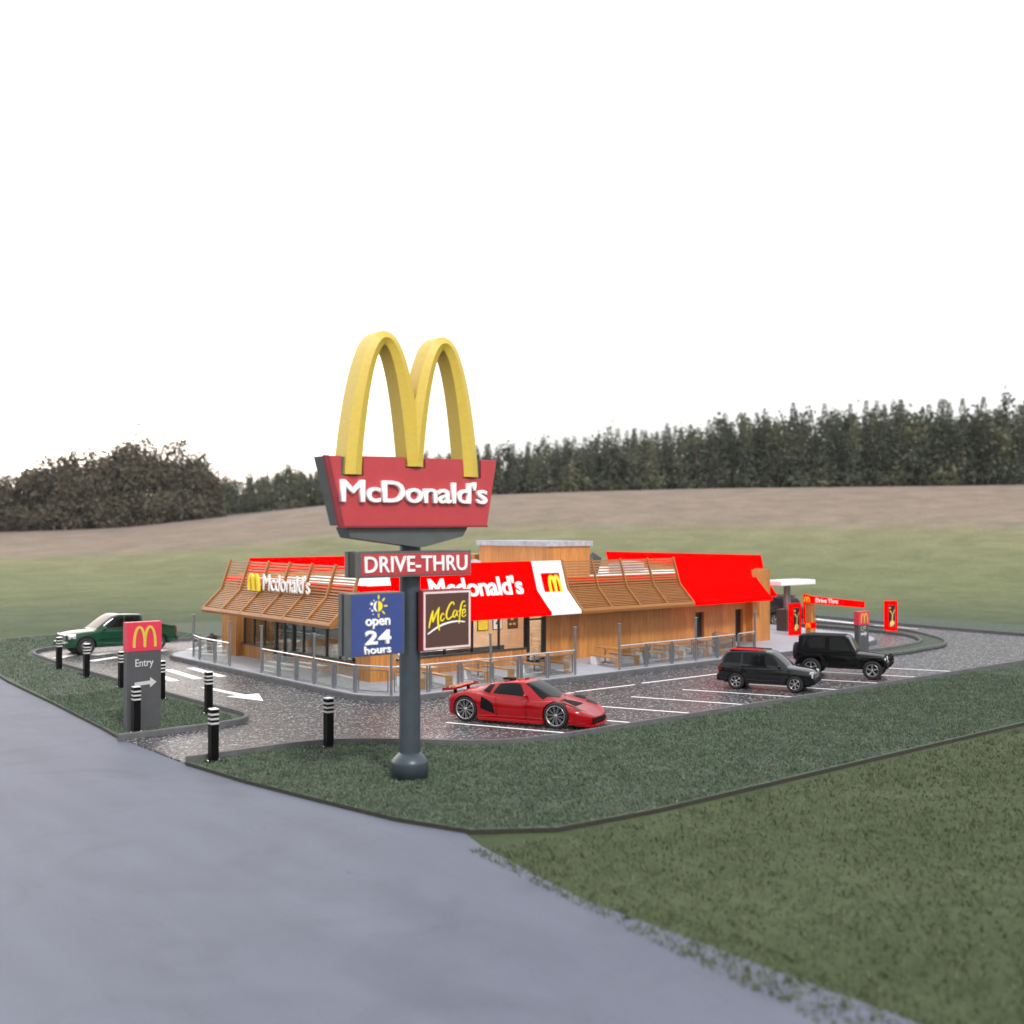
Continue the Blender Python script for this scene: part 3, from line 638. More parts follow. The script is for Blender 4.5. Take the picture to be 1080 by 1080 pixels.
# glazing on the car-park side
def window(x0, x1, z0, z1, axis, c, thick=.04, low=True):
    m = LB(); w = thick
    def bb(a0,a1,zz0,zz1,d0=0,d1=.1):
        if axis == 'x': m.box(a0,a1,c+d0,c+d1,zz0,zz1)
        else: m.box(c+d0,c+d1,a0,a1,zz0,zz1)
    bb(x0,x0+w,z0,z1); bb(x1-w,x1,z0,z1); bb(x0+w,x1-w,z1-w,z1); bb(x0+w,x1-w,z0,z0+w)
    f = m.build('window_frame', M['black'])
    m = LB(); bb(x0+w,x1-w,z0+w,z1-w,.04,.055); m.build('pane', M['glass'], f)
    return f
def build_fix():   # panes are children of frames: frames sit at the restaurant origin, so nothing to offset
    pass
xs = [27.32,28.9,30.5,32.1,33.7,35.33]
for a, b in zip(xs[:-1], xs[1:]): window(a, b, .95, 3.0, 'x', 41.15)
m = LB(); m.box(27.3,35.35,41.04,41.14,.93,1.0); m.build('window_sill', M['darkgrey'])
# glass door
m = LB(); m.box(35.36,35.56,41.1,41.25,.2,3.0); m.box(36.42,36.61,41.1,41.25,.2,3.0); m.box(35.56,36.42,41.12,41.22,2.28,2.36); m.box(35.56,36.42,41.12,41.22,.2,.34); d = m.build('door', M['black'])
m = LB(); m.box(35.56,36.42,41.16,41.175,.34,2.28); m.box(35.56,36.42,41.16,41.175,2.36,3.0); m.build('pane', M['glass'], d)
m = LB(); m.cyl((35.66,41.08,1.0),(35.66,41.08,1.7),.02,n=8); m.build('handle', M['steelshine'], d)
for a, b in ((47.70,48.42),(51.16,51.85)):
    m = LB(); m.box(a,b,41.28,41.34,.2,2.08); dd = m.build('door', M['black'])
    m = LB(); m.cyl((a+.12,41.26,1.1),(a+.12,41.26,1.3),.02,n=6); m.build('handle', M['steel'], dd)
# glazing on the road side
ys = [41.57,42.6,43.7,44.85,46.1,47.0,47.85]
for a, b in zip(ys[:-1], ys[1:]): window(a, b, .84, 3.0, 'y', 26.48, .04)
ys = [49.75,50.9,52.0,53.08]
for a, b in zip(ys[:-1], ys[1:]): window(a, b, .84, 3.0, 'y', 26.48, .04)
m = LB(); m.box(26.34,26.46,41.56,47.84,.82,.87); m.box(26.34,26.46,49.76,53.1,.82,.87); m.build('window_sill', M['darkgrey'])
m = LB()
for a, b in ((47.86,48.02),(48.74,48.86),(49.58,49.74)): m.box(26.45,26.58,a,b,.2,3.0)
for a, b in ((48.02,48.74),(48.86,49.58)): m.box(26.46,26.57,a,b,2.35,2.43); m.box(26.46,26.57,a,b,.2,.32)
d = m.build('double_door', M['black'])
m = LB()
for a, b in ((48.02,48.74),(48.86,49.58)): m.box(26.5,26.515,a,b,.32,2.35); m.box(26.5,26.515,a,b,2.43,3.0)
m.build('pane', M['glass'], d)

# canopies: profile (out from the wall plane, height)
PR = [(1.5,2.62),(1.5,2.78),(1.22,3.02),(.5,3.72),(.42,3.86),(0,5.15)]
def cprof(n=1): return PR
def place(axis, c, s):          # maps (along, out, z) to world; s = side the canopy leans to
    if axis == 'A': return lambda a, o, z: (a, c-o, z)
    if axis == 'B': return lambda a, o, z: (c-o, a, z)
    if axis == 'C': return lambda a, o, z: (a, c+o, z)
    return lambda a, o, z: (c+o, a, z)
def solid_canopy(name, axis, c, a0, a1, mat, th=.1):
    f = place(axis, c, 1); m = LB(); n = len(PR)
    inner = [(o-th*.9, z-th*.35) for o, z in PR]; inner[0] = (1.5-th, 2.62); inner[-1] = (-th, 5.15)
    vs = []
    for a in (a0, a1):
        vs += [f(a,o,z) for o, z in PR] + [f(a,o,z) for o, z in inner]
    k = 2*n; fs = []
    for i in range(n-1):
        fs += [(i,i+1,i+1+k,i+k), (n+i,n+i+k,n+i+1+k,n+i+1), (i,n+i,n+i+1,i+1), (k+i,k+i+1,k+n+i+1,k+n+i)]
    fs += [(0,k,k+n,n), (n-1,2*n-1,k+2*n-1,k+n-1)]
    m.add(vs, fs); cn = m.build(name, mat)
    return cn
def slat_canopy(axis, c, a0, a1, nb, soffit=True):
    f = place(axis, c, 1); m = LB(); W = (a1-a0)/nb
    segs = [((1.46,2.80),(.5,3.72),12), ((.5,3.72),(0,5.15),11)]
    for (o0,z0), (o1,z1), n in segs:
        L = math.hypot(o1-o0, z1-z0); do, dz = (o1-o0)/L, (z1-z0)/L
        for i in range(n):
            t = (i+.5)/n; oc, zc = o0+(o1-o0)*t, z0+(z1-z0)*t; hw = L/n*.25
            p = [(oc-do*hw, zc-dz*hw), (oc+do*hw, zc+dz*hw)]
            vs = []
            for a in (a0, a1):
                vs += [f(a,p[0][0],p[0][1]), f(a,p[1][0],p[1][1]), f(a,p[1][0]-dz*.045,p[1][1]+do*.045), f(a,p[0][0]-dz*.045,p[0][1]+do*.045)]
            m.add(vs, [(0,1,2,3),(7,6,5,4),(0,4,5,1),(1,5,6,2),(2,6,7,3),(3,7,4,0)])
    cn = m.build('slatted_canopy', M['slat'])
    m = LB(); vs = []
    for a in (a0-.03, a1+.03):
        vs += [f(a,1.53,2.60),f(a,1.56,2.72),f(a,1.50,2.86),f(a,1.40,2.86),f(a,1.36,2.60)]
    m.add(vs, [tuple(range(5)),(9,8,7,6,5)]+[(i,(i+1)%5,(i+1)%5+5,i+5) for i in range(5)]); m.build('fascia_board', M['slat'], cn)
    for i in range(nb+1):
        a = a0+W*i; m = LB(); poly = [(1.56,2.80),(.55,3.76),(.06,5.20),(-.02,5.16),(.40,3.70),(1.36,2.66)]
        vs = [f(a-.04,o,z) for o, z in poly]+[f(a+.04,o,z) for o, z in poly]
        m.add(vs, [tuple(t) for t in ((0,1,4,5),(1,2,3,4),(11,10,7,6),(10,9,8,7))]+[(k,(k+1)%6,(k+1)%6+6,k+6) for k in range(6)]); m.build('rib', M['slat'], cn)
    if soffit:
        m = LB(); v = [f(a0,1.36,2.62),f(a1,1.36,2.62),f(a1,-.4,2.62),f(a0,-.4,2.62),f(a0,1.36,2.66),f(a1,1.36,2.66),f(a1,-.4,2.66),f(a0,-.4,2.66)]
        m.add(v, [(3,2,1,0),(4,5,6,7),(0,1,5,4),(1,2,6,5),(2,3,7,6),(3,0,4,7)]); m.build('soffit', M['slat'], cn)
    return cn
# corner filler between the two awnings under their ends
cB = slat_canopy('B', 25.5, 40.3, 52.55, 6)
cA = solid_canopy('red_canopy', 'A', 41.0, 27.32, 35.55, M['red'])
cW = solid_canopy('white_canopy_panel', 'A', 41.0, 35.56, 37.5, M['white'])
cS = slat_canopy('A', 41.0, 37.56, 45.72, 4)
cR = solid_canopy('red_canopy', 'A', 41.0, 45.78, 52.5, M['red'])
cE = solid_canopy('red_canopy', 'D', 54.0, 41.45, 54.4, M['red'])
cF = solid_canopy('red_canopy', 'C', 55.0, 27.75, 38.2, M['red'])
m = LB(); m.box(26.0,27.3,40.0,41.6,H1+.001,4.02); m.build('pillar_cap', M['wood'])
tl = math.degrees(math.atan2(.5,1.43))
TA = lambda xx, zz: faceA(xx-bx, 41.0-(5.15-zz)*.35-by-.03, zz-bz, tl)
text_obj('lettering', "Mcdonald's", 1, M['whitelit'], cA, TA(29.2,3.60), .012, .03, fit=(5.45,.98), spacing=.96)
m = MB(); q = TA(35.98,3.62); q2 = [Vector((0,0,.006)),Vector((1.16,0,.006)),Vector((1.16,1.0,.006)),Vector((0,1.0,.006))]
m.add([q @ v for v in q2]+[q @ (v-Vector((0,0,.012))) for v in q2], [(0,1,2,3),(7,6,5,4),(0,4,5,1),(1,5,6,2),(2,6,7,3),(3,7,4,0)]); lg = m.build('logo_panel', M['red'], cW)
arches_small('logo', .86, .86, M['yellow'], lg, TA(36.70,3.66) @ Matrix.Translation((0,0,.012)), stroke=.17, t=.03)
TB = lambda yy, zz, out=.2: faceB(25.0-out-bx, yy-by, zz-bz, 0)
text_obj('lettering', "Mcdonald's", 1, M['whitelit'], cB, TB(47.75,3.84), .02, .010, fit=(4.35,.80), spacing=.96)
for k, yy in enumerate((48.85,48.35)):
    m = MB(); P = [(u*.78, w) for u, w in arch_pts(0,.30,.72)]; ribbon(m, P, .19, .10+.01*k, TB(yy,3.80)); m.build('logo', M['yellow'], cB)

# ------------------------------------------------------------------ interior
m = LB(); m.box(26.66,53.34,41.36,54.44,.2,.215); m.build('interior_floor', M['innerfloor'])
m = LB(); m.box(33.8,38.6,44.9,45.05,.215,3.05); m.build('interior_wall', M['peach'])
m = LB(); m.box(32.2,33.8,45.5,45.65,.215,3.05); m.build('interior_wall', M['innergrey'])
m = LB(); m.box(38.6,38.75,41.36,54.44,.215,3.05); m.build('interior_wall', M['peach'])
m = LB(); m.tube([(31.9,45.2,1.6),(32.4,45.2,1.6),(33.7,45.2,1.1)],.03,6); m.build('stair_rail', M['band'])
pst = None
for xx, w, mt, lb in ((35.35,.62,M['yellow'],'yellow'),(36.35,.55,M['whitelit'],'white'),(37.35,.62,M['brown'],'brown')):
    t = thing('menu_poster', f'{lb} framed menu poster on the peach wall inside the glass', 'poster', (xx,44.885,1.55))
    m = MB(); m.box(-.04,w+.04,-.02,.01,-.04,1.14); m.build('frame', M['black'], t)
    m = MB(); m.box(0,w,-.028,-.021,0,1.1); m.build('sheet', mt, t)
    m = MB(); rr = random.Random(int(xx*10))
    for i in range(10):
        px_, pz_ = rr.uniform(.04,w-.22), rr.uniform(.05,.95); m.box(px_,px_+.16,-.034,-.029,pz_,pz_+.09)
    m.build('printed_pictures', M['gold'] if lb != 'white' else M['darkgrey'], t)
def table(label, x_, y_, r=.45, grp='round white tables inside the restaurant'):
    t = thing('dining_table', label, 'table', (x_,y_,.215), 0, grp)
    m = MB(); m.cyl((0,0,.72),(0,0,.76),r,n=24); m.build('tabletop', M['whitelit'], t)
    m = MB(); m.cyl((0,0,.02),(0,0,.72),.04,n=8); m.lathe([(0,.03),(.25,.02),(.25,0)],n=16); m.build('pedestal', M['darkgrey'], t); return t
T0 = table('round white table nearest the road-side glass doors', 28.0, 51.4, .7)
dup(T0, (28.2,45.9,.215), 0, 'round white table seen through the middle road-side panes'); dup(T0, (29.6,43.0,.215), 0, 'round white table behind the glass left of the brown cafe board'); dup(T0, (31.9,43.1,.215), 0, 'round white table behind the glass right of the brown cafe board')
def chair(label, x_, y_, rz):
    t = thing('chair', label, 'chair', (x_,y_,.215), rz, 'pale moulded chairs inside the restaurant')
    m = MB(); m.box(-.22,.22,-.22,.22,.42,.46); m.build('seat', M['whitelit'], t, .015)
    m = MB(); m.prism([(.19,.46),(.23,.46),(.30,.90),(.27,.90)],'y',-.21,.21); m.build('backrest', M['whitelit'], t, .01)
    for sx in (-.18,.18):
        for sy in (-.18,.18): m = MB(); m.cyl((sx*.8,sy*.8,.42),(sx*1.1,sy*1.1,0),.014,n=6); m.build('leg', M['steel'], t)
    return t
C0 = chair('pale chair at the table left of the brown cafe board, nearest the pane', 28.9, 42.6, R(200))
for x_, y_, rz, lb in ((30.3,43.4,R(20),'pale chair at the table left of the brown cafe board, right side'),(31.2,42.7,R(190),'pale chair with its back to the pane under the red canopy'),(32.7,43.5,R(10),'pale chair beyond the table under the red canopy'),
      (27.6,50.4,R(-80),'pale chair near the road-side double door'),(28.4,46.9,R(80),'pale chair at the middle road-side table, far side'),(28.1,44.9,R(-90),'pale chair at the middle road-side table, near side')):
    dup(C0, (x_,y_,.215), rz, lb)
t = thing('service_counter', 'wooden service counter with a pale top deep inside the restaurant', 'counter', (30.6,46.6,.215))
m = MB(); m.box(0,2.2,0,.6,0,1.0); m.build('counter_body', M['bench'], t); m = MB(); m.box(-.05,2.25,-.06,.66,1.0,1.06); m.build('countertop', M['whitelit'], t, .01)
t = thing('shelf_wall', 'black shelving behind the service counter', 'shelving', (30.9,49.0,.215)); m = MB(); m.box(0,2.0,0,.35,0,2.6); m.build('carcass', M['black'], t)
m = MB(); rr = random.Random(4)
for i in range(22): a, b_ = rr.uniform(.05,1.8), rr.choice((.9,1.3,1.7,2.1)); m.box(a,a+.1,-.08,-.001,b_,b_+rr.uniform(.1,.25))
m.build('jars', M['silver'], t)
t = thing('bench_seat', 'long low grey bench seat behind the car-park windows', 'bench', (28.8,41.7,.215)); m = MB(); m.box(0,5.6,0,.5,0,.45); m.build('seat', M['darkgrey'], t, .03); m = MB(); m.box(0,5.6,-.1,0,.3,.92); m.build('backrest', M['darkgrey'], t, .03)
K0 = None
for x_, y_, lb in ((30.0,45.4,'order kiosk with teal screen, left one behind the road-side glass'),(29.6,44.4,'order kiosk with teal screen, right one next to the blue sign')):
    if K0 is None:
        K0 = thing('order_kiosk', lb, 'kiosk', (x_,y_,.215), 0, 'teal screened order kiosks'); m = MB(); m.box(-.05,.25,-.4,.4,0,2.1); m.build('cabinet', M['silver'], K0, .02); m = MB(); m.box(-.062,-.051,-.3,.3,1.15,1.95); m.build('screen', M['teal'], K0)
    else: dup(K0, (x_,y_,.215), 0, lb)

# ------------------------------------------------------------------ terrace tables
def picnic(label, x_):
    t = thing('picnic_table', label, 'picnic table', (x_,38.1,.2), 0, 'wooden picnic tables on the terrace')
    for s in (-.68,.62):
        m = MB(); m.box(s-.17,s+.17,-.75,.95,.40,.46); m.box(s-.17,s+.17,-.81,-.75,.0,.46); b = m.build('bench_board', M['bench'], t, .006)
        m = MB(); m.box(s-.16,s+.16,.55,.9,.0,.40); m.build('bench_support', M['white'], t)
    m = MB(); m.box(-.30,.30,-.5,1.1,.74,.80); m.build('tabletop', M['bench'], t, .006)
    for yy in (-.25,.75): m = MB(); m.cyl((0,yy,0),(0,yy,.74),.04,n=8); m.lathe([(0,.03),(.2,.02),(.2,0)],(0,yy,0),n=12); m.build('leg', M['steel'], t)
    return t
names = ['wooden picnic table just right of the sign pole, first of six','wooden picnic table behind the rear wing of the red car','wooden picnic table behind the cabin of the red car, before the gap in the railing','wooden picnic table just right of the gap in the railing','wooden picnic table in front of the plain wall, second from the right','rightmost wooden picnic table, below the first black door']
p0 = None
for xx, lb in zip((27.25,30.6,33.9,38.45,41.6,44.8), names):
    if p0 is None: p0 = picnic(lb, xx)
    else: dup(p0, (xx,38.1,.2), 0, lb)
m = MB(); bnn = thing('litter_bin', 'brown litter bin by the far left corner pillar', 'bin', (25.9,55.6,.2)); m.lathe([(0,0),(.24,0),(.28,.8),(.24,.9),(0,.95)],n=16); m.build('bin_body', M['brownmetal'], bnn); m = MB(); m.cyl((0,0,.95),(0,0,1.0),.1,n=12); m.build('lid', M['darkgrey'], bnn)

# ------------------------------------------------------------------ drive-through furniture
t = thing('order_canopy', 'white flat-roofed order canopy on two brown posts with a brown base', 'canopy', (58.6,43.4,.2))
m = MB(); m.box(-1.1,2.5,-.8,.8,2.95,3.25); m.build('roof_slab', M['white'], t, .03)
for xx, yy in ((.38,-.05),(1.12,.3)): m = MB(); m.box(xx-.1,xx+.1,yy-.1,yy+.1,1.38 if xx > 0 else 0,2.95); m.build('post', M['greypost'], t)
m = MB(); m.box(.25,1.3,-.2,.6,0,1.38); m.build('base_cabinet', M['brownmetal'], t, .02)
def poster(label, loc, rz):
    t = thing('poster_stand', label, 'poster', loc, rz, 'red poster stands by the drive-through lane')
    m = MB(); m.box(-.42,.42,-.12,.12,.02,1.95); m.build('frame', M['red'], t, .01)
    m = MB(); m.box(-.24,.24,-.135,-.121,.28,1.68); m.build('picture_panel', M['black'], t)
    m = MB(); FM = faceA(0,-.137,0)
    disc(m,.02,.52,.17,0,360,FM); ribbon(m,[(.02,.62),(.03,.85),(.06,1.1)],.07,.004,FM); ribbon(m,[(.04,1.05),(.14,1.25),(.19,1.4)],.05,.005,FM); ribbon(m,[(.0,1.12),(-.10,1.28),(-.17,1.32)],.06,.0055,FM); disc(m,-.14,1.5,.06,0,360,FM); disc(m,-.05,.42,.12,0,360,FM,.0068)
    m.build('bottle_picture', M['gold'], t, fix=False); return t
P0 = poster('red poster stand with a golden bottle picture, beside the brown order canopy', (57.3,41.45,.2), R(-12))
dup(P0, (65.75,40.1,GZ), R(-28), 'red poster stand with a golden bottle picture, alone on the curved grass island')
t = thing('height_gate', 'red drive-through height bar on a square wooden post', 'gate', (57.2,40.4,.2), R(0))
m = MB(); m.box(.0,.42,-.2,.2,0,2.02); m.build('post', M['wood'], t)
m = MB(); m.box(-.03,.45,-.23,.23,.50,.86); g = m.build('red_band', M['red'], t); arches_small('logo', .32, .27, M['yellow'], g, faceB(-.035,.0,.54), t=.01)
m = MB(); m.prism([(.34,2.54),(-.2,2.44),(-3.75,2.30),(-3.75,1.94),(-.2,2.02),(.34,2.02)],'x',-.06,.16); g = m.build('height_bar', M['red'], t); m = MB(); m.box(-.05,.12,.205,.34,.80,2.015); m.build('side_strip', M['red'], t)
arches_small('logo', .40, .33, M['yellow'], g, faceB(-.065,.06,2.08), t=.012)
text_obj('lettering', 'Drive Thru', .3, M['whitelit'], g, faceB(-.065,-.55,2.09), .006, .012, fit=(1.55,.26))
t = pylon('small dark direction sign with red top and arches, behind the black off-road car', .95, .28, 2.25, .72, '', (52.4,33.85,GZ))
m = MB(); m.prism([(.18,.98),(.55,1.0),(.55,.9),(.76,1.05),(.55,1.2),(.55,1.1),(.18,1.12)],'y',-.012,0); m.build('arrow', M['band'], t)
m = MB(); FM = faceA(.2,-.012,1.22); ribbon(m,catmull([(.02,.26),(.0,.12),(.08,.03),(.2,.0)],5),.035,.005,FM); ribbon(m,[(.16,.2),(.34,.2),(.44,.24)],.035,.0055,FM); ribbon(m,[(.18,.11),(.42,.12)],.03,.006,FM); m.build('worn_marks', M['band'], t, fix=False)
# ------------------------------------------------------------------ vehicles
def cr(p0, p1, p2, p3, t): return .5*((2*p1)+(p2-p0)*t+(2*p0-5*p1+4*p2-p3)*t*t+(3*p1-p0-3*p2+p3)*t**3)
class Loft:
    """surface through half sections: st = [(x, [(y,z)...])], front is +x"""
    def __init__(s, st, smooth_s=True, smooth_x=True):
        s.x = [a for a, _ in st]; s.p = np.array([p for _, p in st], float); s.n = s.p.shape[1]; s.ss = smooth_s; s.sx = smooth_x
    def sec(s, x):
        X = s.x; i = min(max(sum(1 for a in X if a <= x)-1, 0), len(X)-2); t = (x-X[i])/(X[i+1]-X[i]); t = min(max(t, 0), 1)
        if not s.sx: return s.p[i]*(1-t)+s.p[i+1]*t
        p1, p2 = s.p[i], s.p[i+1]; h = X[i+1]-X[i]
        m1 = (p2-s.p[i-1])/(X[i+1]-X[i-1])*h if i > 0 else (p2-p1)
        m2 = (s.p[i+2]-p1)/(X[i+2]-X[i])*h if i+2 < len(X) else (p2-p1)
        return (2*t**3-3*t*t+1)*p1+(t**3-2*t*t+t)*m1+(-2*t**3+3*t*t)*p2+(t**3-t*t)*m2
    def pos(s, x, u):
        q = s.sec(x); i = min(int(u), s.n-2); t = u-i
        if not s.ss: r = q[i]*(1-t)+q[i+1]*t
        else:
            p0 = q[i-1] if i > 0 else q[i]; p3 = q[i+2] if i+2 < s.n else np.array([-q[i][0], q[i][1]]) if i+1 == s.n-1 else q[i+1]
            r = cr(p0, q[i], q[i+1], p3, t)
        return Vector((x, max(r[0], 0.), r[1]))
    def mesh(s, nx=56, k=5):
        """closed body mesh (both sides)"""
        xs = sorted(set([s.x[0]+(s.x[-1]-s.x[0])*i/nx for i in range(nx+1)]+list(s.x))); us = [i/k for i in range((s.n-1)*k+1)]
        vs = []; m = len(us); ring = 2*m-2
        for x in xs:
            L = [s.pos(x, u) for u in us]; L[0].y = 0; L[-1].y = 0
            vs += L + [Vector((p.x, -p.y, p.z)) for p in L[-2:0:-1]]
        fs = []
        for i in range(len(xs)-1):
            for j in range(ring): fs.append((i*ring+j, i*ring+(j+1) % ring, (i+1)*ring+(j+1) % ring, (i+1)*ring+j))
        fs.append(tuple(range(ring))[::-1]); fs.append(tuple((len(xs)-1)*ring+j for j in range(ring)))
        m_ = MB(); m_.add(vs, fs, True); return m_
    def patch(s, quad, off=.008, th=.006, side=1, nx=12, nu=6, mbx=None):
        """quad: four (x,u) corners; bilinear patch lifted off the surface"""
        A, B, C, D = [Vector(q) for q in quad]; g = []; m = mbx or MB()
        for i in range(nx+1):
            for j in range(nu+1):
                a, b = i/nx, j/nu; q = A*(1-a)*(1-b)+B*a*(1-b)+C*a*b+D*(1-a)*b
                p = s.pos(q.x, q.y); e = .01
                du = s.pos(q.x, min(q.y+e, s.n-1.0001))-s.pos(q.x, max(q.y-e, 0)); dx = s.pos(min(q.x+e, s.x[-1]), q.y)-s.pos(max(q.x-e, s.x[0]), q.y)
                nn = dx.cross(du)
                if nn.length < 1e-9: nn = Vector((0,0,1))
                nn.normalize()
                cen = Vector((q.x, 0, .5*(s.p[:,:,1].min()+s.p[:,:,1].max())*0+s.sec(q.x)[:,1].mean()))
                if nn.dot(p-cen) < 0: nn = -nn
                g.append((p+nn*off, p+nn*(off-th)))
        for sgn in ((1,-1) if side == 0 else (side,)):
            vs = [Vector((p.x, p.y*sgn, p.z)) for p, _ in g]+[Vector((p.x, p.y*sgn, p.z)) for _, p in g]; N = (nx+1)*(nu+1); fs = []
            for i in range(nx):
                for j in range(nu):
                    a = i*(nu+1)+j; f = (a, a+1, a+nu+2, a+nu+1); fs.append(f); fs.append(tuple(k+N for k in f[::-1]))
            m.add(vs, fs, True)
        return m
def cut(o, boxes=(), cyls=()):
    """boolean-subtract cylinders (x,z,r,y0,y1) and boxes from object o"""
    m = MB()
    for x, z, r, y0, y1 in cyls: m.cyl((x,y0,z),(x,y1,z),r,n=32,smooth=False)
    for b in boxes: m.box(*b)
    c = m.build('cutter', None); md = o.modifiers.new('cut', 'BOOLEAN'); md.object = c; md.operation = 'DIFFERENCE'; md.solver = 'EXACT'
    dg = bpy.context.evaluated_depsgraph_get(); dg.update()
    me = bpy.data.meshes.new_from_object(o.evaluated_get(dg)); o.modifiers.clear(); o.data = me; bpy.data.objects.remove(c)
    if hasattr(me, 'set_sharp_from_angle'): me.set_sharp_from_angle(angle=R(38))
def wheel(parent, x, y, r, w, side, style, rimr=.68):
    """side=+1: outer face towards +y"""
    T = Matrix.Translation((x, y, r)) @ Matrix.Rotation(0 if side > 0 else math.pi, 4, 'Z')
    m = MB(); m.lathe([(r*rimr,-w*.5),(r*.93,-w*.5),(r,-w*.38),(r*1.0,w*.36),(r*.94,w*.5),(r*rimr,w*.5),(r*rimr,w*.2)], axis='y', n=36, M=T); tw = m.build('wheel', M['tyre'], parent)
    m = MB(); rr = r*rimr
    m.lathe([(rr,-w*.3),(rr,w*.50),(rr*.93,w*.50),(rr*.89,w*.30),(rr*.89,-w*.3)], axis='y', n=36, M=T)
    m.lathe([(0,w*.44),(rr*.16,w*.43),(rr*.2,w*.34),(rr*.2,w*.1)], axis='y', n=16, M=T)
    ns, ww = {'multi':(20,.022),'five':(5,.10),'six':(6,.085)}[style]
    for i in range(ns):
        a = 2*math.pi*(i//2*2+(.62 if i % 2 else 0))/ns if style == 'multi' else 2*math.pi*i/ns+.3
        ca, sa = math.cos(a), math.sin(a); q = ww*rr*1.4
        vs = [Vector((ca*t_*rr-sa*s_*q*k_, yy, sa*t_*rr+ca*s_*q*k_)) for t_, yy, k_ in ((.12,w*.40,.8),(.92,w*.44,1.25)) for s_ in (-1,1)]
        vs += [v-Vector((0,w*.14,0)) for v in vs]; vs = [T @ v for v in vs]
        m.add(vs, [(0,1,3,2),(4,6,7,5),(0,2,6,4),(1,5,7,3),(0,4,5,1),(2,3,7,6)])
    m.build('rim', M['rim'], tw)
    m = MB(); m.lathe([(0,w*.12),(rr*.9,w*.12)], axis='y', n=24, M=T); m.build('brake_disc', M['rimdark'], tw)
    return tw
def body_st(rows):
    """rows: x, halfwidth, zbottom, zmid, zshoulder, zcentre, top inset"""
    out = []
    for x, w, zb, zm, zs, zc, ins in rows:
        out.append((x, [(0,zb),(w*.86,zb),(w*.965,zb+.06),(w,zm),(w*.985,zs-(zs-zm)*.30),(w-ins*.35,zs-.015),(w-ins,zs+(zc-zs)*.35),(w*.45,zc*.85+zs*.15),(0,zc)]))
    return out
def cabin_st(rows):
    """rows: x, half width at base, zbase, half width at roof edge, zroof"""
    out = []
    for x, wb, zb, wt, zt in rows:
        h = zt-zb; out.append((x, [(0,zb-.12),(wb*.98,zb-.12),(wb,zb),(wb*.55+wt*.45,zb+h*.5),(wt*1.02,zb+h*.86),(wt*.90,zb+h*.97),(wt*.5,zt+.006),(0,zt+.012)]))
    return out
def smooth(o, ang=38):
    if hasattr(o.data, 'set_sharp_from_angle'): o.data.set_sharp_from_angle(angle=R(ang))
def mirror(parent, mat, x, y, z, s=1.):
    for sg in (1,-1):
        m = MB(); m.ico((x,sg*(y+.14*s),z),.11*s,2,(.6,1.1,.75)); o = m.build('mirror', mat, parent)
        m = MB(); m.cyl((x+.03,sg*(y-.03),z-.04),(x,sg*(y+.08*s),z-.02),.022,n=6); m.build('mirror_arm', M['carblack'], o)

